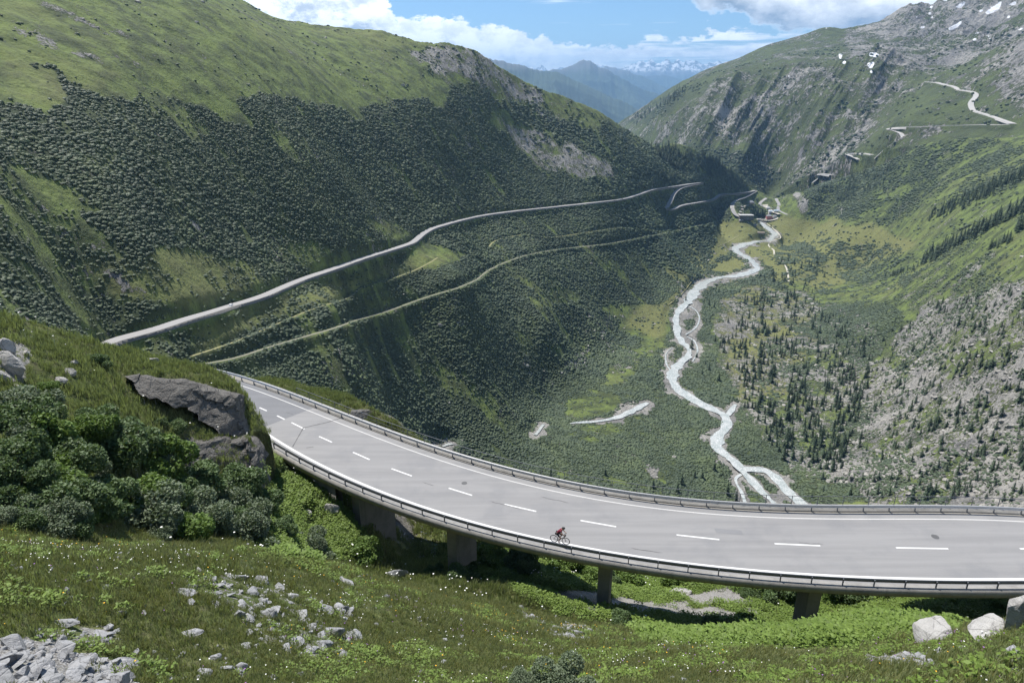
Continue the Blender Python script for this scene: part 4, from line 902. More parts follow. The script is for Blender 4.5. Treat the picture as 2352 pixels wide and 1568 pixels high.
NB = curve(cN, XAB, XB); FB = curve(cF, XAB - 9, XB)
keep(sweep('kerb', NB, [(.76, -.05), (.76, .10), (1.42, .10), (1.42, -.50), (1.30, -.50), (1.30, -.05)], M_KERB))
keep(sweep('kerb', FB, [(-2.05, .09), (-2.05, -.55), (-1.9, -.55), (-1.9, -.04), (-1.02, -.04), (-1.02, .09)], M_KERB))
keep(strip('deck', curve(cF, XAB, XB, .5, -2.0), curve(cN, XAB, XB, .5, 1.30), ZR - .50, M_CONC))
# box under the slab, set back from the edges
gl = keep(sweep('girder', NB, [(-.1, -.50), (-.6, -.95), (-1.2, -.95), (-1.2, -.5)], M_CONC)); 
mid = resample(np.array([(x, .5 * (yfar(x) + ynear(x))) for x in np.linspace(XAB, XB, 300)]), .5)
keep(sweep('girder', mid, [(-3.2, -.5), (-2.6, -.95), (2.4, -.95), (2.9, -.5)], M_CONC))
def boxm(name, cx, sx, mat, parent=None, taper=1.0, bev=.03):
    bm = bmesh.new(); bmesh.ops.create_cube(bm, size=1)
    for v in bm.verts:
        k = taper if v.co.z < 0 else 1
        v.co = Vector((v.co.x * sx[0] * k, v.co.y * sx[1] * k, v.co.z * sx[2]))
    if bev: bmesh.ops.bevel(bm, geom=bm.edges[:], offset=bev, segments=1, affect='EDGES')
    me = bpy.data.meshes.new(name); bm.to_mesh(me); bm.free(); me.materials.append(mat); o = bpy.data.objects.new(name, me); COL.objects.link(o); o.location = cx
    if parent: o.parent = parent
    return o
# piers: (pixel of the near top corner, length along the road, width across)
for pxm, ln, wd in ((822, .95, 4.6), (1040, .95, 3.6), (1387, .95, 2.2), (1872, .95, 2.2), (2440, .95, 2.2)):
    x = None
    best = min(range(len(NB)), key=lambda i: abs(to_px(np.array(NB[i, 0]), np.array(NB[i, 1]), np.array(ZR - .6))[0] - pxm))
    p = NB[best]; t = NB[min(best + 2, len(NB) - 1)] - NB[max(best - 2, 0)]; t /= np.linalg.norm(t); nrm = np.array([-t[1], t[0]])
    c = p + nrm * (wd / 2 - .35); zg = float(A.h(c[0], c[1])) - 3.5; top = ZR - .51; hgt = top - zg
    o = boxm('pier', (0, 0, 0), (ln, wd, hgt), M_CONC); o.rotation_euler = (0, 0, math.atan2(t[1], t[0]))
    o.parent = bridge; o.matrix_parent_inverse = Matrix.Translation(-Vector(bridge.location)); o.location = (c[0], c[1], top - hgt / 2)
# abutment wall at the left end
ab = curve(cN, XAB, XAB + 7.5, .5)
keep(sweep('abutment', ab, [(.95, -.5), (1.15, -6.0), (.2, -6.0), (.2, -.5)], M_CONC))

# ------------------------------------------------------------------ guardrails
WB = [(.00, .0), (.045, .035), (.045, .085), (.0, .12), (.0, .19), (.045, .225), (.045, .275), (.0, .31), (-.02, .31), (-.02, .0)]
def guardrail(name, c, x0, x1, off, facing, label, steel, post_d=2.25, top=.74, post_steel=None, base=.09):
    P = curve(c, x0, x1, .75, off); root = empty(name, (P[0, 0], P[0, 1], ZR)); tag(root, label, 'guardrail')
    inv = Matrix.Translation(-Vector(root.location))
    o = sweep('rail', P, [(facing * a, top - .31 + b) for a, b in WB], steel); o.parent = root; o.matrix_parent_inverse = inv
    Q = curve(c, x0, x1, post_d, off - facing * .09); me = None
    for i in range(len(Q)):
        t = Q[min(i + 1, len(Q) - 1)] - Q[max(i - 1, 0)]
        if me is None:
            o = boxm('post', (0, 0, 0), (.07, .12, top - .06 - base), post_steel or steel, None, 1, .012); me = o.data
        else: o = bpy.data.objects.new('post', me); COL.objects.link(o)
        o.parent = root; o.matrix_parent_inverse = inv; o.location = (Q[i, 0], Q[i, 1], ZR + base + (top - .06 - base) / 2); o.rotation_euler = (0, 0, math.atan2(t[1], t[0]))
    return root
guardrail('guardrail', cN, XAB + .1, XB, 1.02, -1, 'near steel guardrail along the viaduct edge, seen from behind', M_STEEL2, base=.09)
guardrail('guardrail', cF, XA, XB, -.98, 1, 'far steel guardrail, shiny, along the outer side of the road bend', M_STEEL, post_steel=M_STEEL2, base=-.02)
# thin handrail behind the far guardrail, viaduct only
def tube_path(P3, r, seg=6):
    P = np.array(P3, float); T = np.gradient(P, axis=0); T /= np.linalg.norm(T, axis=1)[:, None]; up = np.array([0, 0, 1.0])
    s = np.cross(T, up); ln = np.linalg.norm(s, axis=1)[:, None]; s = np.where(ln < 1e-3, np.array([[1.0, 0, 0]]), s / np.maximum(ln, 1e-6)); u_ = np.cross(s, T)
    an = np.arange(seg) / seg * 2 * math.pi
    rr_ = np.broadcast_to(np.asarray(r, float).reshape(-1, 1, 1), (len(P), 1, 1))
    co = (P[:, None, :] + rr_ * (np.cos(an)[None, :, None] * s[:, None, :] + np.sin(an)[None, :, None] * u_[:, None, :])).reshape(-1, 3)
    i = np.arange(len(P) - 1)[:, None] * seg; k = np.arange(seg)[None, :]
    q = np.stack([i + k, i + (k + 1) % seg, i + seg + (k + 1) % seg, i + seg + k], -1).reshape(-1, 4)
    return co, q
HR = curve(cF, XAB - 3, XB, 1.0, -1.78); hr = empty('handrail', (HR[0, 0], HR[0, 1], ZR)); tag(hr, 'thin grey handrail behind the far guardrail of the viaduct', 'railing')
inv = Matrix.Translation(-Vector(hr.location))
for hz, rad in ((1.08, .026), (.62, .012)):
    co, q = tube_path(np.column_stack([HR, np.full(len(HR), ZR + hz)]), rad); o = mesh_np('rail', co, q, M_STEEL2, True); o.parent = hr; o.matrix_parent_inverse = inv
HQ = curve(cF, XAB - 3, XB, 2.25, -1.78); me = None
for p in HQ:
    if me is None:
        o = boxm('post', (0, 0, 0), (.05, .05, 1.0), M_STEEL2, None, 1, .005); me = o.data
    else: o = bpy.data.objects.new('post', me); COL.objects.link(o)
    o.parent = hr; o.matrix_parent_inverse = inv; o.location = (p[0], p[1], ZR + .09 + .5)

# ------------------------------------------------------------------ scatter helper: ground cover as one object of instances
def scatter(name, P, protos, scale, rz, label, tilt=None, mat_var=True, kind='stuff', cat=None):
    me = bpy.data.meshes.new(name); me.vertices.add(len(P)); me.vertices.foreach_set('co', np.ascontiguousarray(P, np.float32).ravel())
    def put(nm, ty, arr, key='value'):
        a_ = me.attributes.new(nm, ty, 'POINT'); a_.data.foreach_set(key, np.ascontiguousarray(arr, np.float32 if ty != 'INT' else np.int32).ravel())
    rot = np.zeros((len(P), 3)); rot[:, 2] = rz
    if tilt is not None: rot[:, 0] = tilt
    put('rot', 'FLOAT_VECTOR', rot, 'vector'); sc3 = np.asarray(scale, float)
    if sc3.ndim == 1: sc3 = np.repeat(sc3[:, None], 3, 1)
    put('scl', 'FLOAT_VECTOR', sc3, 'vector'); put('pick', 'INT', rng.integers(0, len(protos), len(P)))
    o = bpy.data.objects.new(name, me); COL.objects.link(o); tag(o, label, None, None, kind)
    g = bpy.data.node_groups.new(name, 'GeometryNodeTree'); g.interface.new_socket('Geometry', in_out='INPUT', socket_type='NodeSocketGeometry'); g.interface.new_socket('Geometry', in_out='OUTPUT', socket_type='NodeSocketGeometry')
    N_, L_ = g.nodes, g.links; gi = N_.new('NodeGroupInput'); go = N_.new('NodeGroupOutput'); iop = N_.new('GeometryNodeInstanceOnPoints')
    L_.new(gi.outputs[0], iop.inputs['Points'])
    if len(protos) > 1:
        jn = N_.new('GeometryNodeJoinGeometry')
        for p in reversed(protos):
            oi = N_.new('GeometryNodeObjectInfo'); oi.inputs[0].default_value = p; oi.inputs['As Instance'].default_value = True; L_.new(oi.outputs['Geometry'], jn.inputs[0])
        L_.new(jn.outputs[0], iop.inputs['Instance']); iop.inputs['Pick Instance'].default_value = True
    else:
        oi = N_.new('GeometryNodeObjectInfo'); oi.inputs[0].default_value = protos[0]; L_.new(oi.outputs['Geometry'], iop.inputs['Instance'])
    for nm, ty, sock in (('pick', 'INT', 'Instance Index'), ('rot', 'FLOAT_VECTOR', 'Rotation'), ('scl', 'FLOAT_VECTOR', 'Scale')):
        na_ = N_.new('GeometryNodeInputNamedAttribute'); na_.data_type = ty; na_.inputs[0].default_value = nm; L_.new(na_.outputs[0], iop.inputs[sock])
    L_.new(iop.outputs[0], go.inputs[0]); md = o.modifiers.new('scatter', 'NODES'); md.node_group = g
    return o
def proto(name, co, faces, mat, smooth=False):
    o = mesh_np(name, co, faces, mat, smooth); COL.objects.unlink(o); return o

def leaf_mat(name, c1, c2, trans=.25, wn=.4, leafy=True, k=3.0, spec=.3):
    m, n, b = material(name, .6)
    oi = n.new('ShaderNodeObjectInfo'); g = n.new('ShaderNodeNewGeometry'); pos = g.outputs['Position']
    r = oi.outputs['Random']
    c = n.mix(n.noise(pos, k, 4, .7), c1, c2)
    c = n.mix(n.math('MULTIPLY', r, wn), c, tuple(v * 1.55 for v in c2))
    isl = g.outputs['Random Per Island']
    c = n.mix(1.0, c, n.math('ADD', .72, n.math('MULTIPLY', isl, .56)), 'MULTIPLY') if leafy else c
    n.put(b.inputs['Base Color'], c); b.inputs['Specular IOR Level'].default_value = spec
    if trans:
        tr = n.new('ShaderNodeBsdfTranslucent'); n.put(tr.inputs[0], n.mix(.5, c, (0.16, 0.24, 0.03))); mx = n.new('ShaderNodeMixShader'); mx.inputs[0].default_value = trans
        out = [x for x in n.n if x.type == 'OUTPUT_MATERIAL'][0]; n.put(mx.inputs[1], b.outputs[0]); n.put(mx.inputs[2], tr.outputs[0]); n.put(out.inputs[0], mx.outputs[0])
    return m

# ---- far scrub
def ico(sub):
    bm = bmesh.new(); bmesh.ops.create_icosphere(bm, subdivisions=sub, radius=1); co = np.array([v.co[:] for v in bm.verts]); f = np.array([[v.index for v in fc.verts] for fc in bm.faces]); bm.free(); return co, f
def n3(p, s, seed): return (fbm(p[:, 0] * s + p[:, 2] * s * .7, p[:, 1] * s - p[:, 2] * s * .6, seed, 2) + fbm(p[:, 2] * s + 9, p[:, 0] * s * .8 - p[:, 1] * s, seed + 3, 2))
M_SCRUB = leaf_mat('alder_scrub', (0.044, 0.066, 0.038), (0.076, 0.100, 0.056), 0, .35, False, 1.6, .25)
_n = NT(M_SCRUB.node_tree); _b = M_SCRUB.node_tree.nodes['Principled BSDF']; _c = _b.inputs['Base Color'].links[0].from_socket; _p = _n.new('ShaderNodeNewGeometry').outputs['Position']
_n.put(_b.inputs['Base Color'], _n.mix(1.0, _c, _n.ramp(_n.math('ADD', _n.math('MULTIPLY', _n.noise(_p, .018, 4, .6), .6), _n.math('MULTIPLY', _n.noise(_p, .09, 3, .6), .4)), [(.36, (.62, .66, .72)), (.5, (1, 1, 1)), (.64, (1.35, 1.30, 1.05))]), 'MULTIPLY'))
def scrub_proto(i):
    """a low clump of several leafy domes"""
    C, F_, off = [], [], 0
    base, f = ico(3)
    for j in range(6):
        a = random.uniform(0, 6.28); d = random.uniform(0, .62) if j else 0; s = random.uniform(.38, .7)
        p = base.copy(); p *= (1 + .6 * n3(p * 1.0 + j * 7 + i * 3, 2.4, i + j) + .45 * n3(p + j * 3 + i, 7, i + j + 50))[:, None]; p += rng.normal(size=p.shape) * .035
        p[:, 2] *= .85; p = p * s + np.array([d * math.cos(a), d * math.sin(a), .22 + random.uniform(0, .25)])
        C.append(p); F_.append(f + off); off += len(p)
    return proto('scrub_clump', np.concatenate(C), np.concatenate(F_), M_SCRUB, False)
SCRUB = [scrub_proto(i) for i in range(5)]
def polar_points(r0, r1, dens, a0=-42, a1=42):
    area = (R(a1) - R(a0)) * .5 * (r1 ** 2 - r0 ** 2); n = int(area * dens)
    r = np.sqrt(rng.uniform(r0 ** 2, r1 ** 2, n)); a = rng.uniform(R(a0), R(a1), n); return r * np.sin(a), r * np.cos(a)
PX, PS = [], []
for r0, r1, dens, rad in ((190, 450, 1 / 1.8, 1.2), (450, 800, 1 / 2.7, 1.5), (800, 1300, 1 / 5.0, 2.1), (1300, 2300, 1 / 12., 3.3)):
    x, y = polar_points(r0, r1, dens); z = B.h(x, y); px, py = to_px(x, y, z)
    sv = scrub_density(x, y, px, py)
    fx, fy = B.idx(x, y); cl = B_CLEAR[fy.astype(int), fx.astype(int)]
    hidden = (B.r * 0 + B.past)[fy.astype(int), fx.astype(int)] > .02
    kp = (rng.uniform(size=len(x)) < np.clip(sv, 0, 1) ** 1.5) & (cl < .35) & ~hidden & (px > -160) & (px < 2520)
    sz = rad * (.55 + .75 * rng.uniform(size=kp.sum()) ** 1.3) * (1 + .5 * fbm(x[kp] / 40, y[kp] / 40, 77, 2))
    PX.append(np.column_stack([x[kp], y[kp], z[kp] - .15 * sz])); PS.append(sz)
x, y = polar_points(1900, 3300, 1 / 70.0, 4, 42); z = Cf.h(x, y); px, py = to_px(x, y, z); sv = sample(S2, px, py) + .5 * fbm(x / 60, y / 60, 19, 3)
kp = rng.uniform(size=len(x)) < np.clip(sv, 0, 1); PX.append(np.column_stack([x[kp], y[kp], z[kp]])); PS.append(rng.uniform(3, 6, kp.sum()))
PX = np.concatenate(PX); PS = np.concatenate(PS); print('scrub', len(PX))
scatter('scrub', PX, SCRUB, np.column_stack([PS * rng.uniform(.85, 1.25, len(PS)), PS * rng.uniform(.85, 1.25, len(PS)), PS * rng.uniform(.5, .9, len(PS))]), rng.uniform(0, 6.28, len(PS)), 'dense green alder scrub covering the valley slopes')

# ------------------------------------------------------------------ rocks
def rock_mat(name, c1, c2, c3, k=1.0, bump=.12):
    m, n, b = material(name, .9)
    tc = n.new('ShaderNodeTexCoord').outputs['Object']; g = n.new('ShaderNodeNewGeometry'); pos = g.outputs['Position']; oi = n.new('ShaderNodeObjectInfo').outputs['Random']
    a = n.noise(pos, 1.3 / k, 6, .7); f = n.noise(n.mapping(pos, rot=(R(12), R(8), 0), sca=(1, 1, 3.4)), 2.6 / k, 6, .72); v = n.voro(pos, 1.1 / k, 'DISTANCE_TO_EDGE'); sp = n.noise(pos, 26 / k, 3, .7)
    c = n.mix(n.smooth(a, .35, .65), c1, c2); c = n.mix(n.smooth(f, .5, .7), c, c3); c = n.mix(n.math('MULTIPLY', oi, .35), c, tuple(x * 1.25 for x in c1))
    c = n.mix(n.math('MULTIPLY', n.smooth(sp, .5, .7), .35), c, tuple(x * .5 for x in c1)); wv = n.noise(pos, .9 / k, 3, .6, 1); vp = n.new('ShaderNodeVectorMath', operation='ADD'); n.put(vp.inputs[0], pos); n.put(vp.inputs[1], wv); v2 = n.voro(n.mapping(vp.outputs[0], sca=(1, 1, .45)), .75 / k, 'DISTANCE_TO_EDGE'); c = n.mix(n.math('SUBTRACT', .62, n.smooth(v2, .0, .035), clamp=True), c, tuple(x * .25 for x in c1)); n.put(b.inputs['Base Color'], c)
    h = n.math('ADD', n.math('MULTIPLY', f, 1.4), n.math('ADD', n.math('MULTIPLY', n.smooth(v, 0, .06), .35), n.math('MULTIPLY', sp, .25)))
    bp = n.new('ShaderNodeBump'); bp.inputs['Distance'].default_value = bump; n.put(bp.inputs['Height'], h); n.put(b.inputs['Normal'], bp.outputs[0]); return m
M_STONE = rock_mat('grey_schist', (0.27, 0.275, 0.28), (0.38, 0.38, 0.385), (0.18, 0.18, 0.185), .6, .06)
M_BOULDER = rock_mat('granite_boulder', (0.34, 0.33, 0.31), (0.44, 0.43, 0.41), (0.22, 0.21, 0.20), 1, .08)
M_CRAG = rock_mat('crag', (0.20, 0.19, 0.172), (0.13, 0.123, 0.112), (0.30, 0.285, 0.26), 1.3, .35)
M_PALEROCK = rock_mat('pale_outcrop', (0.37, 0.355, 0.32), (0.29, 0.275, 0.25), (0.46, 0.445, 0.41), 9, 1.0)
def rock_mesh(name, seed, flatz=.6, cuts=9, sub=3, rough=.10):
    rs = np.random.default_rng(seed); co, f = ico(sub)
    for _ in range(cuts):
        nrm = rs.normal(size=3); nrm /= np.linalg.norm(nrm); d = rs.uniform(.38, .8); pr = co @ nrm; ex = np.maximum(pr - d, 0); co = co - ex[:, None] * nrm * .93
    co = co * (1 + rough * n3(co, 2.3, seed) + rough * .4 * n3(co, 7, seed + 1))[:, None]; co[:, 2] *= flatz
    me = bpy.data.meshes.new(name); me.from_pydata(co.tolist(), [], f.tolist()); me.materials.append(M_STONE); return me
ROCKS = [rock_mesh('stone', 100 + i, fz, 8 + i % 4) for i, fz in enumerate([.35, .5, .25, .7, .4, .55, .3, .6])]
SLABS = [rock_mesh('stone', 200 + i, fz, 12, 3, .05) for i, fz in enumerate([.16, .2, .13, .24])]
def put_rock(name, px, py, wpx, me, mat=None, label='', cat='stone', group=None, F=None, asp=1.0, rz=None, tilt=(0, 0), sink=.25, hz=1.0):
    F = F or A; h = F.hit(px, py)[0]
    if np.isnan(h[0]): return None
    dist = h[1] * math.cos(PITCH) - h[2] * math.sin(PITCH); s = wpx / FPX * dist / 2
    o = bpy.data.objects.new(name, me.copy() if mat else me)
    if mat: o.data.materials.clear(); o.data.materials.append(mat)
    COL.objects.link(o); o.location = (h[0], h[1], h[2] + s * .12); o.scale = (s, s * asp, s * hz)
    o.rotation_euler = (tilt[0], tilt[1], rz if rz is not None else random.uniform(0, 6.28)); tag(o, label, cat, group); return o
named = [(150, 1437, 112, 'slab', .35, .1, 'long flat dark grey slab lying level beside the stone pile'), (232, 1461, 66, 'slab', .5, -.5, 'tilted layered slab at the upper right corner of the stone pile'),
         (440, 1460, 92, 'slab', .45, .3, 'long stepped pale stone alone in the grass, lower left'), (643, 1352, 62, 'tall', .45, -.9, 'tall upright pale slab above the middle stones'),
         (190, 1328, 34, 'r', .7, 0, 'small white angular stone near the meadow edge, left'), (112, 1312, 36, 'r', .7, 0, 'bluish stone among daisies at the upper left of the meadow'), (40, 1308, 28, 'r', .7, 0, 'small pointed stone at the far left of the meadow'),
         (243, 1350, 34, 'r', .6, 0, 'white stone just right of the white angular stone'), (800, 1340, 56, 'slab', .4, -.5, 'long narrow pale stone lying in the meadow, centre left'), (908, 1327, 66, 'dome', .6, 0, 'smooth pale oval boulder sunk in the meadow below the second pier'),
         (1197, 1394, 24, 'r', .7, 0, 'lone pale stone on grass below the viaduct'), (1325, 1458, 42, 'dome', .7, -.3, 'oval grey stone at the right end of the gravel patch'), (1238, 1514, 30, 'dome', .7, 0, 'small pale rounded stone low in the middle of the meadow'),
         (1042, 1394, 28, 'r', .6, -.6, 'pale stone left of the small earth break'), (890, 1370, 20, 'r', .7, 0, 'small stone under the oval boulder'), (555, 1393, 34, 'r', .8, .2, 'white squarish stone in grass below the tall slab'),
         (765, 1458, 58, 'dome', .9, 0, 'speckled rounded stone in the lower middle group'), (785, 1402, 38, 'r', .8, 0, 'layered pale stone at the top of the lower middle group'), (610, 1382, 26, 'r', .9, 0, 'white block under the tall slab'),
         (440, 1348, 42, 'slab', .5, .2, 'white flat stone left of the middle stones'), (372, 1316, 22, 'r', .6, 0, 'small pale stone on the meadow brow'), (457, 1310, 26, 'slab', .5, -.8, 'thin tilted stone on the meadow brow'),
         (275, 1412, 34, 'r', .5, .2, 'pale broken stone above the long flat slab'), (330, 1410, 30, 'slab', .5, -1.0, 'narrow grey stone tilted in the grass right of the flat slab')]
for px, py, w, kd, asp, rz, lb in named:
    me = {'slab': SLABS[0], 'tall': SLABS[1], 'r': random.choice(ROCKS), 'dome': ROCKS[3]}[kd]
    put_rock('stone', px, py, w, me, None, lb, 'stone', None, None, asp, rz, (R(38), 0) if kd == 'tall' else (R(8), R(random.uniform(-6, 6))), hz=1.3 if kd != 'slab' else 1.0)
def cluster(n, poly, wr, label, group, p_slab=.4):
    xs = [p[0] for p in poly]; ys = [p[1] for p in poly]; k = 0
    while k < n:
        x, y = random.uniform(min(xs), max(xs)), random.uniform(min(ys), max(ys))
        if not inside(poly, np.array([[x]]), np.array([[y]]))[0, 0]: continue
        k += 1; w = wr[0] + (wr[1] - wr[0]) * random.random() ** 2.0
        put_rock('stone', x, y, w, random.choice(SLABS if random.random() < p_slab else ROCKS), None, label, 'stone', group, None, random.uniform(.5, .95), None, (R(random.uniform(-20, 30)), R(random.uniform(-25, 25))), hz=1.3)
cluster(78, [(-20, 1475), (60, 1462), (200, 1498), (300, 1530), (330, 1580), (-20, 1580)], (18, 92), 'pale angular stone in the loose pile at the bottom left corner', 'stones of the corner pile')
cluster(52, [(540, 1425), (640, 1390), (810, 1395), (870, 1470), (780, 1520), (600, 1500)], (10, 58), 'pale stone in the loose patch right of the lower left meadow', 'stones of the lower middle patch')
cluster(46, [(380, 1310), (660, 1325), (760, 1380), (720, 1440), (560, 1430), (380, 1380)], (9, 50), 'pale stone in the patch around the tall upright slab', 'stones of the middle patch')
cluster(20, [(60, 1445), (240, 1440), (300, 1480), (100, 1490)], (8, 36), 'grey stone beside the long flat slab', 'stones by the flat slab')
cluster(26, [(330, 1480), (600, 1470), (600, 1560), (340, 1560)], (9, 52), 'scattered pale stone in the grass right of the corner pile', 'stones right of the pile')
cluster(14, [(1180, 1405), (1250, 1420), (1350, 1450), (1330, 1475), (1230, 1450)], (6, 24), 'small pale stone in the gravel patch below the third pier', 'stones of the gravel patch')
cluster(10, [(1000, 1330), (1500, 1450), (1500, 1540), (900, 1500)], (6, 16), 'small stone half hidden in the central meadow', 'stones of the central meadow')
cluster(20, [(0, 1290), (850, 1330), (860, 1560), (340, 1560), (20, 1440)], (9, 40), 'single pale flat stone lying loose in the left half of the meadow', 'loose stones of the left meadow', .8)
cluster(8, [(2000, 1510), (2110, 1500), (2130, 1525), (2010, 1530)], (8, 26), 'small tan stone in the bare patch at the lower right', 'stones of the lower right patch')
for px, py, w, asp, rz, me, lb, hz in ((2346, 1436, 150, .7, 1.2, rock_mesh('boulder', 301, .9, 11, 4), 'tallest grey boulder at the right edge of the picture', 1.25), (2262, 1462, 130, .62, .55, rock_mesh('boulder', 302, .6, 7, 4), 'long sloping pale boulder, middle of the three at the right', 1.15),
                                   (2140, 1475, 160, .6, .35, rock_mesh('boulder', 303, .62, 9, 4), 'rough grey boulder, leftmost of the three at the right', .95), (2350, 1380, 60, .7, .3, rock_mesh('boulder', 306, .9, 8, 4), 'upper boulder behind the tallest one at the right edge', 1.3),
                                   (704, 1180, 38, .7, .2, rock_mesh('boulder', 304, .5, 6, 3), 'pale flat boulder in the bright green slope under the guardrail', .9), (768, 1172, 48, .9, .2, rock_mesh('boulder', 305, .8, 10, 4), 'cracked brownish boulder right of the pale one on the green slope', 1.2),
                                   (1560, 1362, 60, .6, .1, rock_mesh('boulder', 307, .5, 8, 3), 'flat pale rock beyond the viaduct shadow', .7)):
    put_rock('boulder', px, py, w, me, M_BOULDER, lb, 'boulder', None, None, asp, rz, (0, 0), hz=hz)

# crags of the left knoll: thick rock bodies whose front follows the traced outline
def crag(name, top, bot, label, depth=4.0, nu=190, nv=70, amp=1.0, seed=5, back=2.5):
    def line(pts, n):
        P = np.array([[float(v) for v in px_ray(p[0], p[1])] + [p[2]] for p in pts]); t = np.linspace(0, 1, n); tt = np.linspace(0, 1, len(P))
        a, e, r = (np.interp(t, tt, P[:, k]) for k in range(3)); return np.column_stack([r * np.sin(a), r * np.cos(a), r * e])
    T_, B_ = line(top, nu), line(bot, nu); v = np.linspace(0, 1, nv)[:, None, None]
    G = B_[None] * (1 - v) + T_[None] * v
    out = T_[None] + np.linspace(0, 1, 10)[1:, None, None] * np.column_stack([T_[:, 0], T_[:, 1], T_[:, 2] * 0])[None] / np.hypot(T_[:, 0], T_[:, 1])[None, :, None] * back - np.linspace(0, 1, 10)[1:, None, None] ** 2 * np.array([0, 0, 1.2])
    G = np.concatenate([G, out], 0); m = G.shape[0]; x, y, z = G[..., 0], G[..., 1], G[..., 2]
    s = x * .8 + y * .3
    blk = .9 * (ridged(s / 2.6 + .3 * z, z / 3.2, seed, 3) - .5) + .5 * (np.floor(3 * vnoise(s / 1.9, z / 2.4, seed + 4)) / 3 - .3) + .55 * fbm(s / .7, z / .5, seed + 9, 4) + .5 * (ridged(s / 1.4 + .2 * z, z / 6, seed + 13, 2) - .6)
    edge = np.minimum(1, np.minimum(np.arange(nu), np.arange(nu)[::-1]) / 6.0)[None, :]
    w = np.ones((m, 1)); w[nv:] = np.linspace(1, .2, m - nv)[:, None]
    dr = amp * blk * 2 * w; nrm = np.array([-.25, -.95]); G[..., 0] += nrm[0] * dr * .9 + .4 * w * fbm(y / 1.3, z / 1.1, seed + 30, 3); G[..., 1] += nrm[1] * dr; G[..., 2] += .35 * w * fbm(s / 1.1, y / 1.3, seed + 20, 3)
    i = np.arange(m - 1)[:, None] * nu + np.arange(nu - 1)[None, :]
    o = mesh_np(name, G.reshape(-1, 3), np.stack([i, i + 1, i + nu + 1, i + nu], -1).reshape(-1, 4), M_CRAG, False); tag(o, label, 'rock'); return o
crag('rock_outcrop', [(300, 864, 58.6), (351, 863, 59.2), (429, 872, 59.5), (470, 882, 59.7), (505, 893, 59.9), (540, 899, 60.0), (560, 903, 60.2), (569, 908, 61.5), (574, 930, 63.5)],
     [(306, 872, 58.2), (345, 900, 57.5), (400, 926, 57.4), (440, 942, 57.4), (492, 970, 57.4), (530, 996, 57.2), (560, 1016, 57.4), (578, 1022, 58.6), (586, 1022, 61)], 'grey cliff face under the grassy brow beside the road', seed=5)
crag('rock_outcrop', [(395, 990, 55), (440, 1003, 55), (500, 1018, 55.4), (540, 1014, 56), (575, 1004, 56.4), (598, 1010, 56.6), (612, 1030, 56.8), (622, 1050, 58.5)],
     [(380, 1065, 52.5), (430, 1098, 52), (500, 1120, 52.2), (550, 1124, 52.6), (580, 1120, 53.2), (604, 1116, 53.4), (620, 1108, 54.2), (632, 1098, 56.5)], 'lower brown crag with ledges below the grey cliff', seed=15, amp=1.2)
for k_, (px, py, w, asp, hz, lb) in enumerate([(28, 850, 92, .6, 1.25, 'biggest cracked pale rock in the bank at the left edge'), (4, 806, 60, .7, 1.2, 'pale rock at the very left edge above the biggest one'), (62, 812, 34, .7, 1.0, 'small rock on the grassy bank right of the left edge rocks'), (40, 898, 46, .6, 1.0, 'pale split rock below the biggest rock at the left edge'), (8, 872, 44, .8, 1.2, 'dark rock under the biggest one at the left edge'), (158, 858, 34, .6, .9, 'small pale rock on the knoll brow left of the bush'), (168, 834, 26, .6, .9, 'white stone on the very brow of the knoll'), (345, 830, 46, .4, .6, 'flat white rock ledge on the crest of the knoll'), (140, 878, 40, .6, .8, 'grey rock in the grass below the knoll brow')]):
    put_rock('boulder', px, py, w, rock_mesh('boulder', 320 + k_, .75, 9, 4, .16), M_BOULDER, lb, 'boulder', None, None, asp, random.uniform(-.5, .5), (0, 0), hz=hz)
crag('rock_outcrop', [(862, 1150, 66), (900, 1165, 66), (950, 1190, 66), (1000, 1215, 67), (1015, 1240, 68)], [(865, 1240, 58), (900, 1275, 57), (940, 1300, 56), (985, 1305, 57), (1020, 1300, 60)], 'pale streaked rock bank between the first two piers', seed=35, amp=.5, nu=80, depth=3)
crag('rock_outcrop', [(808, 946, 76), (850, 945, 77), (880, 952, 77), (905, 962, 77), (925, 980, 77), (930, 990, 78)], [(806, 990, 74.5), (850, 1015, 74.5), (880, 1030, 74.5), (905, 1040, 74.5), (922, 1045, 75), (932, 1040, 76)], 'dark rock wall just beyond the far guardrail', seed=45, amp=.35, nu=80)

# ------------------------------------------------------------------ grass, herbs and flowers of the near ground
M_BLADE = leaf_mat('grass_blades', (0.130, 0.162, 0.060), (0.235, 0.245, 0.115), .4, .3, True, .35)
M_BLADEDRY = leaf_mat('dry_grass', (0.17, 0.15, 0.06), (0.13, 0.15, 0.04), .3, .3, True, .5)
M_HERB = leaf_mat('broad_herbs', (0.105, 0.180, 0.030), (0.175, 0.240, 0.050), .35, .3, True, .6)
def tuft(nb, h, spread, mat, w=.012, seed=0, curl=.5):
    rs = np.random.default_rng(seed); V, F_ = [], []
    for i in range(nb):
        a = rs.uniform(0, 6.28); r = spread * math.sqrt(rs.uniform()); b0 = np.array([r * math.cos(a), r * math.sin(a), -.03]); d = rs.uniform(0, 6.28); hh = h * rs.uniform(.5, 1.1); cu = curl * hh * rs.uniform(.2, 1)
        dv = np.array([math.cos(d), math.sin(d), 0]); sv = np.array([-dv[1], dv[0], 0]) * w; k = len(V)
        V += [b0 - sv, b0 + sv, b0 + dv * cu * .35 + np.array([0, 0, hh * .6]) + sv * .8, b0 + dv * cu * .35 + np.array([0, 0, hh * .6]) - sv * .8, b0 + dv * cu + np.array([0, 0, hh])]
        F_ += [(k, k + 1, k + 2), (k, k + 2, k + 3), (k + 3, k + 2, k + 4)]
    return proto('grass_tuft', np.array(V), np.array(F_), mat)
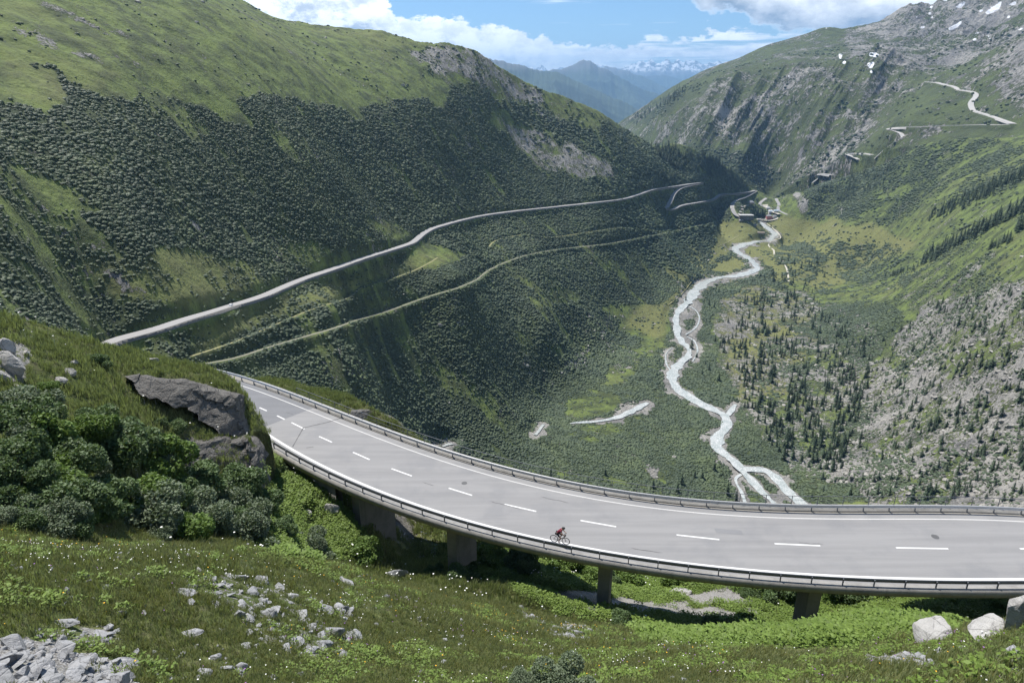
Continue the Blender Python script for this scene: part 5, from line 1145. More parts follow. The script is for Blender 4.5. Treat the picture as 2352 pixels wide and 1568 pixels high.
def herb(nb, h, spread, lw, mat, seed):
    rs = np.random.default_rng(seed); V, F_ = [], []
    for i in range(nb):
        a = rs.uniform(0, 6.28); r = spread * math.sqrt(rs.uniform()); c = np.array([r * math.cos(a), r * math.sin(a), h * rs.uniform(.2, 1) * (1 - .5 * r / spread)])
        u_ = rs.normal(size=3); u_[2] = abs(u_[2]) * .4; u_ /= np.linalg.norm(u_); w_ = np.cross(u_, [0, 0, 1]) + rs.normal(size=3) * .35; w_ /= np.linalg.norm(w_); s = lw * rs.uniform(.6, 1.3); k = len(V)
        V += [c - u_ * s, c + w_ * s * .6, c + u_ * s, c - w_ * s * .6]; F_ += [(k, k + 1, k + 2), (k, k + 2, k + 3)]
    return proto('herb', np.array(V), np.array(F_), mat)
def on_A(n, r0, r1, poly=None):
    """points of the near sheet, even over the ground"""
    x, y = polar_points(r0, r1, n, -52.5, 52.5); z = A.h(x, y); px, py = to_px(x, y, z)
    fx, fy = A.idx(x, y); vis = A.past[fy.astype(int), fx.astype(int)] < .03
    yf, yn = yfar(np.clip(x, XA, XB)), ynear(np.clip(x, XA, XB))
    onroad = (y > yn - 2.6) & (y < yf + 2.2) & (x < XAB + 2.2); onroad |= (y > yn - 1.5) & (y < yf + 2.2) & (x < XAB + 5)
    return x, y, z, px, py, vis & ~onroad
def patches(x, y, px, py, thr=.55): return sample(RKA, px, py) * 1.0 + .8 * fbm(x / .8, y / .8, 5, 3) < thr
T1 = [tuft(26, .17, .16, M_BLADE, .008, i, .8) for i in range(3)] + [tuft(20, .2, .14, M_BLADEDRY, .007, 9 + i, .8) for i in range(2)]; T2 = [tuft(26, .42, .35, M_BLADE, .020, 10 + i) for i in range(3)]
H1 = [herb(34, .22, .28, .05, M_HERB, i) for i in range(3)]; H2 = [herb(60, .6, .7, .10, M_HERB, 10 + i) for i in range(3)]
def grass(name, d, r0, r1, pr, s0, label, want):
    x, y, z, px, py, ok = on_A(d, r0, r1); ok &= patches(x, y, px, py) & want(x, y, px, py) & (px > -900) & (px < 3300)
    x, y, z = x[ok], y[ok], z[ok]; s = s0 * (.6 + .8 * rng.uniform(size=len(x))) * (1 + .9 * fbm(x / 2.5, y / 2.5, 8, 3)); print(name, len(x))
    scatter(name, np.column_stack([x, y, z]), pr, s, rng.uniform(0, 6.28, len(x)), label)
lush = lambda x, y, px, py: sample(LUSH, px, py) + .5 * fbm(x / 3, y / 3, 33, 3) > .5
notlush = lambda x, y, px, py: ~lush(x, y, px, py)
grass('grass', 50, 8, 24, T1, 1.0, 'meadow grass close to the viewer', notlush)
grass('grass', 26, 24, 42, T1, 1.35, 'meadow grass further down the slope', notlush)
grass('grass', 9, 42, 95, T2, 1.0, 'grass on the knoll, the verge and under the viaduct', notlush)
grass('herbs', 9, 10, 40, H1, .9, 'broad-leaved herbs in the meadow', lambda x, y, px, py: fbm(x / 1.8, y / 1.8, 41, 3) > .06)
grass('herbs', 11, 24, 90, H2, .75, 'bright green broad-leaved herbs on the moist slopes', lush)
SMALL = []
for i in range(4):
    me = rock_mesh('chip', 700 + i, [.35, .5, .3, .45][i], 8, 1, .1); SMALL.append(bpy.data.objects.new('chip', me))
x, y, z, px, py, ok = on_A(26, 9, 44); dn = np.clip(.02 + (sample(RKA, px, py) - .15) * .9, .02, 1) + .5 * np.clip(fbm(x / 2.2, y / 2.2, 44, 3) - .18, 0, 1); ok &= rng.uniform(size=len(x)) < dn; x, y, z = x[ok], y[ok], z[ok]; sz = .035 + .13 * rng.uniform(size=len(x)) ** 3; print('chips', len(x))
scatter('gravel', np.column_stack([x, y, z + sz * .3]), SMALL, sz, rng.uniform(0, 6.28, len(x)), 'pale stone chips strewn through the meadow', tilt=rng.normal(size=len(x)) * .4)
# flower heads
def flower(col, name, r=.022):
    m = plain(name, col, .7, .05)
    V = [(0, 0, .30)]; F_ = []
    for i in range(6): V.append((r * math.cos(i * 1.047), r * math.sin(i * 1.047), .31)); F_.append((0, 1 + i, 1 + (i + 1) % 6))
    V += [(-.003, 0, 0), (.003, 0, 0), (0, 0, .3)]; F_.append((7, 8, 9)); return proto('flower', np.array(V), np.array(F_), m)
FW, FY, FV = flower((.78, .78, .74), 'white_petals'), flower((.75, .42, .03), 'yellow_petals', .020), flower((.28, .12, .38), 'violet_petals', .018)
def flowers(d, r0, r1, pr, thr, sd, label, s):
    x, y, z, px, py, ok = on_A(d, r0, r1); ok &= (fbm(x / 3.5, y / 3.5, sd, 3) > thr) & (sample(RKA, px, py) < .6) & (px > -60) & (px < 2420); x, y, z = x[ok], y[ok], z[ok]
    scatter('flowers', np.column_stack([x, y, z]), [pr], s * rng.uniform(.7, 1.4, len(x)), rng.uniform(0, 6.28, len(x)), label)
flowers(1.3, 10, 33, FW, .02, 51, 'white daisies in the meadow', .75); flowers(3.2, 22, 27, FW, .04, 52, 'belt of white daisies along the meadow brow', .75)
flowers(.7, 10, 36, FY, .02, 53, 'yellow flowers in the meadow', .9); flowers(.7, 12, 30, FV, .02, 54, 'violet flowers in the meadow', .9); flowers(.5, 36, 62, FW, .06, 55, 'white umbels under the viaduct', 2.4)

# ------------------------------------------------------------------ leafy shrubs near the viewer
def shrub_mesh(name, seed, n, mat, lobes=9, leaf=.075, flat=.8, twigs=True):
    rs = np.random.default_rng(seed); cen = [np.array([0, 0, .45])] + [np.array([rs.uniform(-.65, .65), rs.uniform(-.65, .65), rs.uniform(.15, .85) * flat]) for _ in range(lobes)]; rad = [.5] + [rs.uniform(.22, .42) for _ in range(lobes)]
    w = np.array(rad) ** 2; w /= w.sum(); c = rs.choice(len(cen), n, p=w); d = rs.normal(size=(n, 3)); d /= np.linalg.norm(d, axis=1)[:, None]; rr = rs.uniform(.55, 1.08, n) ** .6
    P = np.array(cen)[c] + d * (np.array(rad)[c] * rr)[:, None]; P = P[P[:, 2] > -.05]; n = len(P); d = rs.normal(size=(n, 3)) * .8 + np.array([0, 0, .7]); u_ = np.cross(d, rs.normal(size=(n, 3))); u_ /= np.linalg.norm(u_, axis=1)[:, None]; v_ = np.cross(d, u_); v_ /= np.linalg.norm(v_, axis=1)[:, None]
    s = (leaf * rs.uniform(.6, 1.3, n))[:, None]; V = np.stack([P - u_ * s, P + v_ * s * .62, P + u_ * s, P - v_ * s * .62], 1).reshape(-1, 3); i = np.arange(n)[:, None] * 4
    me = bpy.data.meshes.new(name); F_ = np.concatenate([i, i + 1, i + 2, i + 3], 1); me.from_pydata(V.tolist(), [], F_.tolist()); me.materials.append(mat); return me
M_SH1 = leaf_mat('alder_leaves', (0.058, 0.100, 0.036), (0.105, 0.155, 0.058), .22, .25, True, .8); M_SH2 = leaf_mat('willow_leaves', (0.095, 0.130, 0.075), (0.15, 0.185, 0.11), .2, .3, True, .8); M_SH3 = leaf_mat('bright_leaves', (0.09, 0.15, 0.03), (0.13, 0.20, 0.045), .3, .2, True, .8)
M_TWIG = plain('twigs', (0.10, 0.08, 0.06), .9)
SHM = {'a': [shrub_mesh('foliage', 400 + i, 12000, M_SH1, 12, .046) for i in range(3)], 'w': [shrub_mesh('foliage', 410 + i, 12000, M_SH2, 12, .040) for i in range(2)], 'b': [shrub_mesh('foliage', 420 + i, 9000, M_SH3, 11, .055) for i in range(2)]}
def twig_mesh():
    V, F_, k = [], [], 0
    for i in range(9):
        a = i * .7; co, q = tube_path([(0.03 * math.cos(a), .03 * math.sin(a), -.15), (.2 * math.cos(a), .2 * math.sin(a), .25), (.45 * math.cos(a + .2), .45 * math.sin(a + .2), .65 + .1 * (i % 3))], np.array([.025, .018, .008]), 5); V.append(co); F_.append(q + k); k += len(co)
    me = bpy.data.meshes.new('stems'); me.from_pydata(np.concatenate(V).tolist(), [], np.concatenate(F_).tolist()); me.materials.append(M_TWIG); return me
TWIG = twig_mesh()
def shrub(px, py, wpx, kd, label, hz=.85, group=None):
    h = A.hit(px, py)[0]
    if np.isnan(h[0]): return
    dist = h[1] * math.cos(PITCH) - h[2] * math.sin(PITCH); s = wpx / FPX * dist / 1.8; r_ = empty('shrub', (h[0], h[1], h[2] - .1 * s), random.uniform(0, 6.28)); tag(r_, label, 'shrub', group); r_.scale = (s, s, s * hz)
    for nm, me in (('foliage', random.choice(SHM[kd])), ('stems', TWIG)): o = bpy.data.objects.new(nm, me); COL.objects.link(o); o.parent = r_
for px, py, w, kd, lb in [(290, 1040, 185, 'a', 'big dark alder shrub in the middle of the knoll'), (60, 960, 150, 'a', 'dark shrub at the left edge below the pale rock'), (20, 1075, 180, 'a', 'dark shrub at the left edge, lower than the first'), (150, 1090, 170, 'a', 'dark shrub left of the big alder'),
                          (120, 1180, 190, 'a', 'shrub low in the hollow at the left'), (230, 1160, 150, 'a', 'shrub under the big alder'), (330, 1190, 190, 'w', 'greyish shrub low in the middle of the hollow'), (430, 1130, 150, 'a', 'dark shrub right of the greyish one, below the crag'),
                          (440, 1210, 150, 'w', 'greyish willow shrub at the hollow bottom'), (540, 1130, 130, 'a', 'tall shrub in front of the lower crag'), (500, 1225, 80, 'w', 'small willow shrub just behind the meadow brow'), (600, 1170, 100, 'a', 'shrub at the right foot of the lower crag'),
                          (225, 835, 60, 'a', 'small round shrub on the knoll brow'), (100, 900, 60, 'b', 'small light shrub below the brow'), (410, 985, 60, 'a', 'dark bush between the two crags'), (640, 1225, 90, 'a', 'shrub below the steps of rock'), (720, 1270, 110, 'w', 'willow shrub at the foot of the green slope'),
                          (365, 975, 40, 'a', 'little bush left of the bush between the crags'), (605, 1260, 70, 'b', 'bright bush on the small mossy bank'), (830, 1275, 100, 'b', 'light green leafy bush at the edge of the green slope'), (640, 1082, 45, 'a', 'bush beside the end of the near guardrail'), (750, 1130, 60, 'a', 'shrub under the viaduct edge left of the first pier'),
                          (1110, 1290, 100, 'b', 'light bush right of the second pier'), (1060, 1335, 80, 'a', 'bush at the foot of the second pier'), (1130, 1250, 90, 'a', 'dark shrub under the deck right of the second pier'), (1200, 1300, 100, 'a', 'shrub under the deck between the second and third pier'), (1290, 1300, 90, 'b', 'bright shrub under the deck left of the third pier'),
                          (1240, 1275, 80, 'a', 'shrub close under the deck'), (1345, 1330, 80, 'b', 'leafy shrub left of the third pier'), (1440, 1340, 80, 'b', 'leafy shrub right of the third pier'), (1770, 1365, 110, 'a', 'dark leafy shrub left of the fourth pier'), (1960, 1380, 110, 'a', 'leafy shrub right of the fourth pier'), (1560, 1340, 80, 'b', 'bright shrub under the deck far right of the third pier'),
                          (1425, 1440, 75, 'a', 'round dark bush below the third pier'), (1655, 1455, 85, 'a', 'round dark bush in front of the shadow, centre right'), (1290, 1590, 140, 'w', 'pale willow shrub at the bottom edge, centre'), (2290, 1392, 45, 'b', 'light sprig above the long boulder'), (1205, 1580, 80, 'w', 'smaller willow shrub at the bottom edge'), (960, 1000, 60, 'b', 'light shrub beyond the far guardrail by the dark rock wall'),
                          (1000, 1320, 50, 'a', 'small bush left of the second pier'), (1710, 1420, 40, 'b', 'low bush right of the round dark bush')]:
    shrub(px, py, w, kd, lb)

k = 0
while k < 46:
    x, y = random.uniform(-10, 620), random.uniform(930, 1240)
    if not inside([(-20, 900), (120, 960), (230, 990), (340, 1050), (400, 1090), (470, 1130), (620, 1130), (640, 1240), (-20, 1245)], np.array([[x]]), np.array([[y]]))[0, 0]: continue
    shrub(x, y, random.uniform(80, 170), random.choice('aaaawwb'), 'leafy shrub of the dense thicket filling the hollow behind the meadow brow', .9, 'shrubs of the hollow thicket'); k += 1
for k in range(26):
    x = random.uniform(1050, 2100); y = random.uniform(1280, 1345) if x < 1700 else random.uniform(1330, 1380)
    shrub(x, y, random.uniform(40, 85), random.choice('aabb'), 'leafy shrub growing in the shade and light under the viaduct deck', .8, 'shrubs under the deck')

# ------------------------------------------------------------------ scree and boulders of the right bank
SCREE = []
for i in range(5):
    me = rock_mesh('scree_block', 500 + i, [.8, .6, .9, .7, .5][i], 9, 2, .15); me.materials.clear(); me.materials.append(M_PALEROCK); o = bpy.data.objects.new('scree_block', me); SCREE.append(o)
SX, SSZ = [], []
for r0, r1, dens, sz in ((480, 1000, 1 / 16., 1.7), (1000, 1900, 1 / 90., 2.4)):
    x, y = polar_points(r0, r1, dens, -30, 44); z = B.h(x, y); px, py = to_px(x, y, z); rk = sample(RK, px, py); fx, fy = B.idx(x, y); cl = B_CLEAR[fy.astype(int), fx.astype(int)]
    kp = (rng.uniform(size=len(x)) < np.clip((rk - .30) * 1.5 + .9 * fbm(x / 25, y / 25, 14, 3), .004 if r0 < 900 else .01, 1)) & (cl < .3) & (px > -50) & (px < 2500) & (B.past[fy.astype(int), fx.astype(int)] < .02)
    SX.append(np.column_stack([x, y, z])[kp]); SSZ.append(sz * (.4 + 1.6 * rng.uniform(size=kp.sum()) ** 4))
SX = np.concatenate(SX); SSZ = np.concatenate(SSZ); print('scree', len(SX))
scatter('scree', SX, SCREE, np.column_stack([SSZ, SSZ, SSZ * rng.uniform(.5, 1.1, len(SSZ))]), rng.uniform(0, 6.28, len(SSZ)), 'pale blocks strewn over the valley slopes')

# ------------------------------------------------------------------ conifers
M_NEEDLE = leaf_mat('needles', (0.022, 0.040, 0.020), (0.042, 0.066, 0.030), 0, .5, True, .8, .25)
M_BARK = plain('bark', (0.09, 0.07, 0.055), .95, .3, 3)
def conifer_crown(seed, tiers=13, wid=.21, bare=.06):
    rs = np.random.default_rng(seed); V, F_ = [], []
    for t in range(tiers):
        f = t / (tiers - 1); z = bare + (1 - bare) * f ** .92; rad = wid * (1 - f) ** .8 * rs.uniform(.8, 1.12) + .012; nb = 9 if f < .7 else 6; a0 = rs.uniform(0, 6.28)
        for b in range(nb):
            a = a0 + b * 6.283 / nb + rs.uniform(-.2, .2); L = rad * rs.uniform(.65, 1.15); da = .30; k = len(V)
            c = np.array([math.cos(a), math.sin(a), 0]); 
            V += [np.array([0, 0, z + .055]), np.array([math.cos(a - da) * L * .7, math.sin(a - da) * L * .7, z - .015 + rs.uniform(-.01, .01)]), c * L + np.array([0, 0, z - .045 * rs.uniform(.3, 1.3)]), np.array([math.cos(a + da) * L * .7, math.sin(a + da) * L * .7, z - .015])]
            F_ += [(k, k + 1, k + 2, k + 3)]
    V += [np.array([0, 0, 1.03]), np.array([.012, 0, .9]), np.array([-.006, .01, .9]), np.array([-.006, -.01, .9])]; k = len(V) - 4; F_ += [(k, k + 1, k + 2, k + 2), (k, k + 2, k + 3, k + 3)]
    me = bpy.data.meshes.new('crown'); me.from_pydata([v.tolist() for v in V], [], [tuple(dict.fromkeys(f)) for f in F_]); me.materials.append(M_NEEDLE); return me
CROWN = [conifer_crown(600), conifer_crown(601, 12, .25, .04), conifer_crown(602, 14, .17), conifer_crown(603, 12, .28, .03)]
co, q = tube_path([(0, 0, -.05), (0, 0, .4), (0, 0, .9)], np.array([.018, .012, .004]), 6); TRUNK = bpy.data.meshes.new('trunk'); TRUNK.from_pydata(co.tolist(), [], q.tolist()); TRUNK.materials.append(M_BARK)
def zone_pts(n, poly):
    p = np.array(poly, float); x = rng.uniform(p[:, 0].min(), p[:, 0].max(), n * 8); y = rng.uniform(p[:, 1].min(), p[:, 1].max(), n * 8); ok = inside(poly, x[None], y[None])[0]
    ok &= fbm(x / 34, y / 26, 66, 3) > -.10; return x[ok][:n], y[ok][:n]
def band_pts(n, P, w):
    P = np.array(P, float); t = rng.uniform(0, 1, n); tt = np.linspace(0, 1, len(P)); return np.interp(t, tt, P[:, 0]) + rng.normal(size=n) * w, np.interp(t, tt, P[:, 1]) + rng.normal(size=n) * w * .5
GRP = {'bank': ('dark conifer among those scattered over the stony right bank of the river', 'conifers of the right bank'), 'crag': ('dark conifer growing among the pale blocks of the right slope', 'conifers of the block slope'),
       'line': ('conifer in the diagonal row across the green right slope', 'conifers of the diagonal row'), 'up': ('conifer in the upper dark band above the green right slope', 'conifers of the upper band'), 'low': ('lone conifer standing in the scrub left of the river', 'conifers in the riverside scrub'),
       'wood': ('conifer of the dark wood on the ridge above the hairpins', 'conifers of the ridge wood'), 'vill': ('conifer of the small grove between the hotel and the red house', 'conifers of the village grove'), 'knob': ('conifer on the dark knob right of the village', 'conifers of the dark knob'), 'meadow': ('conifer at the edge of the flat meadow by the river', 'conifers by the flat meadow')}
trees = []
def add_zone(kd, F, xy, h0, h1):
    H = F.hit(*xy)
    for (x, y, z) in H:
        if not np.isnan(x): trees.append((kd, x, y, z, 1.25 * random.uniform(h0, h1) * random.choice((1, 1, .7))))
add_zone('bank', B, zone_pts(640, [(1640, 780), (1700, 700), (1800, 660), (1900, 700), (1990, 760), (2000, 860), (1960, 1000), (1930, 1090), (1800, 1060), (1700, 930)]), 6.5, 13)
add_zone('meadow', B, zone_pts(80, [(1700, 690), (1780, 590), (1860, 555), (1900, 640), (1850, 700)]), 7, 12)
add_zone('crag', B, zone_pts(420, [(1990, 720), (2150, 690), (2352, 660), (2400, 1150), (1850, 1150), (1900, 1050), (1960, 900)]), 4.5, 10)
add_zone('line', B, band_pts(120, [(2115, 608), (2180, 570), (2250, 535), (2352, 480)], 6), 13, 19); add_zone('line', B, band_pts(26, [(2030, 640), (2110, 615)], 4), 6, 10); add_zone('line', B, band_pts(16, [(2270, 575), (2330, 550)], 4), 8, 13); add_zone('line', B, band_pts(5, [(2335, 530), (2352, 525)], 4), 12, 18)
add_zone('up', B, band_pts(220, [(2140, 500), (2230, 455), (2300, 425), (2370, 395)], 11), 9, 14)
add_zone('low', B, (np.array([1390, 1265, 1565, 1595, 1612, 1500, 1130, 1640, 1555, 1690, 1670]), np.array([1090, 1100, 1112, 1095, 1098, 1120, 1090, 1080, 1130, 1150, 1135])), 9, 13)
add_zone('low', B, (np.array([1612, 1628, 1600, 1620, 1588, 1650, 1575]), np.array([860, 850, 820, 838, 800, 875, 690])), 9, 13); add_zone('low', B, (np.array([1716, 1732, 1755, 1722, 1628, 1640, 1700]), np.array([690, 700, 690, 583, 700, 706, 705])), 8, 12)
add_zone('wood', B, zone_pts(330, [(1490, 335), (1560, 338), (1640, 362), (1705, 405), (1722, 440), (1690, 440), (1620, 400), (1540, 385)]), 11, 18)
add_zone('wood', B, zone_pts(60, [(1440, 400), (1560, 400), (1640, 430), (1560, 425), (1450, 440)]), 8, 14)
add_zone('knob', B, zone_pts(260, [(1865, 440), (1960, 402), (2080, 372), (2050, 420), (1960, 460), (1880, 470)]), 7, 12)
add_zone('vill', B, (1746 + rng.normal(size=26) * 9, 494 + rng.normal(size=26) * 4.0), 12, 17)
x_, y_ = zone_pts(150, [(1440, 272), (1520, 226), (1560, 200), (1575, 215), (1500, 262), (1460, 290)]); cH = Cf.hit(x_, y_)
def tree_px(t): c = t[2] * math.cos(PITCH) - t[3] * math.sin(PITCH); return t[4] / c
pxs = [to_px(np.array(t[1]), np.array(t[2]), np.array(t[3])) for t in trees]
order = sorted(range(len(trees)), key=lambda i: -tree_px(trees[i]) * (1 if -10 < pxs[i][0] < 2362 and pxs[i][1] < 1165 else 0)); single = set(order[:290]); rest = []
for i, (kd, x, y, z, h) in enumerate(trees):
    if i in single:
        o = empty('conifer', (x, y, z), random.uniform(0, 6.28)); w = h * random.uniform(.85, 1.25); o.scale = (w, w, h); tag(o, GRP[kd][0], 'tree', GRP[kd][1]); cr = random.choice(CROWN)
        for nm, me in (('crown', cr), ('trunk', TRUNK)): c = bpy.data.objects.new(nm, me); COL.objects.link(c); c.parent = o
    else: rest.append((x, y, z, h))
rest += [(*p, random.uniform(12, 22)) for p in cH if not np.isnan(p[0])]
rest = np.array(rest); print('conifers', len(trees), len(rest))
CP = [bpy.data.objects.new('crown', c) for c in CROWN]; wd = rest[:, 3] * rng.uniform(.85, 1.25, len(rest))
scatter('conifers', rest[:, :3], CP, np.column_stack([wd, wd, rest[:, 3]]), rng.uniform(0, 6.28, len(rest)), 'remaining small conifers of the far slopes')

# ------------------------------------------------------------------ figures on the road
def skin(name, nodes, edges, mat, parent, sub=2, mats=None):
    me = bpy.data.meshes.new(name); me.from_pydata([n_[0] for n_ in nodes], edges, []); me.update(); o = bpy.data.objects.new(name, me); COL.objects.link(o); o.parent = parent
    md = o.modifiers.new('skin', 'SKIN'); md.use_smooth_shade = True
    if not me.skin_vertices: me.attributes
    sv = me.skin_vertices[0].data if me.skin_vertices else None
    if sv is None: return o
    for i, n_ in enumerate(nodes):
        r = n_[1]; sv[i].radius = (r, r) if not isinstance(r, tuple) else r; sv[i].use_root = (i == 0)
    s_ = o.modifiers.new('sub', 'SUBSURF'); s_.levels = sub; s_.render_levels = sub; me.materials.append(mat); return o
def skin_ready(name, nodes, edges, mat, parent, sub=2):
    bm = bmesh.new(); lay = bm.verts.layers.skin.verify(); vs = []
    for i, (p, r) in enumerate(nodes):
        v = bm.verts.new(p); v[lay].radius = (r, r) if not isinstance(r, tuple) else r; v[lay].use_root = (i == 0); vs.append(v)
    for a, b in edges: bm.edges.new((vs[a], vs[b]))
    me = bpy.data.meshes.new(name); bm.to_mesh(me); bm.free(); o = bpy.data.objects.new(name, me); COL.objects.link(o); o.parent = parent
    md = o.modifiers.new('skin', 'SKIN'); md.use_smooth_shade = True; s_ = o.modifiers.new('sub', 'SUBSURF'); s_.levels = sub; s_.render_levels = sub; me.materials.append(mat); return o
M_SKIN = plain('skin', (0.42, 0.24, 0.16), .6, .06); M_JERSEY = plain('burgundy_jersey', (0.16, 0.018, 0.035), .8, .15, 8); M_SHORTS = plain('dark_shorts', (0.022, 0.022, 0.028), .8, .1); M_HELMET = plain('dark_helmet', (0.035, 0.04, 0.04), .45, .1)
M_TYRE = plain('tyre_rubber', (0.015, 0.015, 0.016), .7, .1); M_FRAME = plain('black_frame', (0.022, 0.022, 0.026), .35, .1); M_CHROME = plain('bike_metal', (0.3, 0.3, 0.31), .4, .05, metal=.6); M_LEATHER = plain('black_leather', (0.02, 0.02, 0.022), .6, .1)
def tubes(name, segs, mat, parent, seg=8):
    V, F_, k = [], [], 0
    for pts, r in segs: co, q = tube_path(pts, r, seg); V.append(co); F_.append(q + k); k += len(co)
    return mesh_np(name, np.concatenate(V), np.concatenate(F_), mat, True, parent)
def ring(cx, cz, R_, r, y=0, n=40): a = np.linspace(0, 2 * math.pi, n + 1); return (np.column_stack([cx + R_ * np.cos(a), np.full(n + 1, y), cz + R_ * np.sin(a)]), r)
def ring_obj(name, cx, cz, R_, r, mat, parent, y=0, m=8, n=40):
    a = np.arange(n) / n * 2 * math.pi; b = np.arange(m) / m * 2 * math.pi; A_, B_ = np.meshgrid(a, b, indexing='ij')
    co = np.stack([cx + (R_ + r * np.cos(B_)) * np.cos(A_), y + r * np.sin(B_), cz + (R_ + r * np.cos(B_)) * np.sin(A_)], -1).reshape(-1, 3); i = np.arange(n)[:, None] * m; k = np.arange(m)[None, :]; i2 = ((np.arange(n) + 1) % n)[:, None] * m
    return mesh_np(name, co, np.stack([i + k, i + (k + 1) % m, i2 + (k + 1) % m, i2 + k], -1).reshape(-1, 4), mat, True, parent)
def person(root, mode, jersey, lower, helmet):
    if mode == 'bike': J = dict(pel=(.26, .98), chest=(.50, 1.22), neck=(.66, 1.38), sh=(.60, 1.33, .18), el=(.74, 1.12, .23), wr=(.87, 1.03, .21), hd=(.92, 1.01, .20), hipy=.09, kR=(.57, .60), aR=(.42, .20), tR=(.56, .12), kL=(.66, .80), aL=(.47, .48), tL=(.61, .43), head=(.76, 1.45))
    else: J = dict(pel=(.35, .86), chest=(.42, 1.12), neck=(.48, 1.36), sh=(.45, 1.30, .20), el=(.62, 1.10, .30), wr=(.84, 1.06, .30), hd=(.90, 1.05, .29), hipy=.12, kR=(.72, .72), aR=(.50, .36), tR=(.66, .30), kL=(.72, .72), aL=(.50, .36), tL=(.66, .30), head=(.54, 1.52))
    P = lambda k, y=0: (J[k][0], y, J[k][1])
    nodes = [(P('pel'), (.14, .11)), (P('chest'), (.15, .11)), (P('neck'), .055), ((J['head'][0], 0, J['head'][1]), (.085, .10)), ((J['head'][0] + .02, 0, J['head'][1] + .08), (.07, .08))]; ed = [(0, 1), (1, 2), (2, 3), (3, 4)]
    def add(p, r, par): nodes.append((p, r)); ed.append((par, len(nodes) - 1)); return len(nodes) - 1
    for s in (-1, 1):
        a = add((J['sh'][0], s * J['sh'][2], J['sh'][1]), .055, 1); b = add((J['el'][0], s * J['el'][2], J['el'][1]), .04, a); c = add((J['wr'][0], s * J['wr'][2], J['wr'][1]), .026, b); h = add((J['hd'][0], s * J['hd'][2], J['hd'][1]), (.036, .018), c)
        for f in range(4): f1 = add((J['hd'][0] + .045, s * (J['hd'][2] - .027 + .018 * f), J['hd'][1] - .002 - .004 * abs(f - 1.5)), .009, h); add((J['hd'][0] + .06, s * (J['hd'][2] - .027 + .018 * f), J['hd'][1] - .035 - .004 * f), .008, f1)
        add((J['hd'][0] + .02, s * (J['hd'][2] - .05), J['hd'][1] - .03), .010, h)
        sd_ = 'R' if s < 0 else 'L'
        a = add((J['pel'][0], s * J['hipy'], J['pel'][1] - .04), .085, 0); b = add((J['k' + sd_][0], s * .11, J['k' + sd_][1]), .056, a); b2 = add(((J['k' + sd_][0] * .6 + J['a' + sd_][0] * .4) - .02, s * .11, J['k' + sd_][1] * .6 + J['a' + sd_][1] * .4), .052, b); c = add((J['a' + sd_][0], s * .11, J['a' + sd_][1]), .032, b2); add((J['t' + sd_][0], s * .11, J['t' + sd_][1]), (.035, .028), c)
    body = skin_ready('body', nodes, ed, M_SKIN, root)
    up = [(P('pel'), (.15, .12)), (P('chest'), (.175, .125)), (P('neck'), (.085, .075))]; ue = [(0, 1), (1, 2)]
    for s in (-1, 1): k = len(up); up += [((J['sh'][0], s * J['sh'][2], J['sh'][1]), .072), ((J['sh'][0] * .4 + J['el'][0] * .6, s * (J['sh'][2] * .4 + J['el'][2] * .6), J['sh'][1] * .4 + J['el'][1] * .6), .056)]; ue += [(1, k), (k, k + 1)]
    if mode != 'bike':
        for s, k in ((-1, 4), (1, 6)): k2 = len(up); up += [((J['wr'][0], s * J['wr'][2], J['wr'][1]), .045)]; ue += [(k, k2)]
    skin_ready('jersey' if mode == 'bike' else 'jacket', up, ue, jersey, root)
    lo = [(P('pel'), (.155, .125))]; le = []
    for s in (-1, 1):
        sd_ = 'R' if s < 0 else 'L'; k = len(lo); kk = J['k' + sd_]; f = .75 if mode == 'bike' else 1.0
        lo += [((J['pel'][0], s * J['hipy'], J['pel'][1] - .04), .105), ((J['pel'][0] * (1 - f) + kk[0] * f, s * .11, (J['pel'][1] - .04) * (1 - f) + kk[1] * f), .07)]; le += [(0, k), (k, k + 1)]
        if mode != 'bike': lo += [((J['a' + sd_][0], s * .11, J['a' + sd_][1]), .055)]; le += [(k + 1, k + 2)]
    skin_ready('shorts' if mode == 'bike' else 'trousers', lo, le, lower, root)
    for s, sd_ in ((-1, 'R'), (1, 'L')): skin_ready('shoe', [((J['a' + sd_][0] - .03, s * .11, J['a' + sd_][1] - .03), .042), ((J['t' + sd_][0] + .03, s * .11, J['t' + sd_][1] - .01), (.045, .03))], [(0, 1)], M_LEATHER, root)
    co, f = ico(3); hx, hz = J['head'][0] + .01, J['head'][1] + .07; co = co[:, :] * np.array([.145, .105, .10]); keepv = co[:, 2] > -.035; co[:, 2] = np.maximum(co[:, 2], -.035)
    if mode != 'bike': co = ico(3)[0] * .15
    # face: nose, eyes and ears on the skin head
    mesh_np('helmet', co + np.array([hx, 0, hz + (.02 if mode == 'bike' else -.02)]), f, helmet, True, root)
    fv, ff, k = [], [], 0; bc, bf = ico(1)
    for dx, dy, dz, s in ((.115, 0, -.07, (.02, .012, .024)), (.10, .032, -.04, (.008, .012, .008)), (.10, -.032, -.04, (.008, .012, .008)), (0, .088, -.06, (.02, .01, .032)), (0, -.088, -.06, (.02, .01, .032)), (.10, 0, -.115, (.008, .024, .006))): fv.append(bc * np.array(s) + np.array([hx + dx - .02, dy, hz + dz])); ff.append(bf + k); k += len(bc)
    if mode == 'bike': mesh_np('face', np.concatenate(fv), np.concatenate(ff), M_SKIN, True, root)
    return body
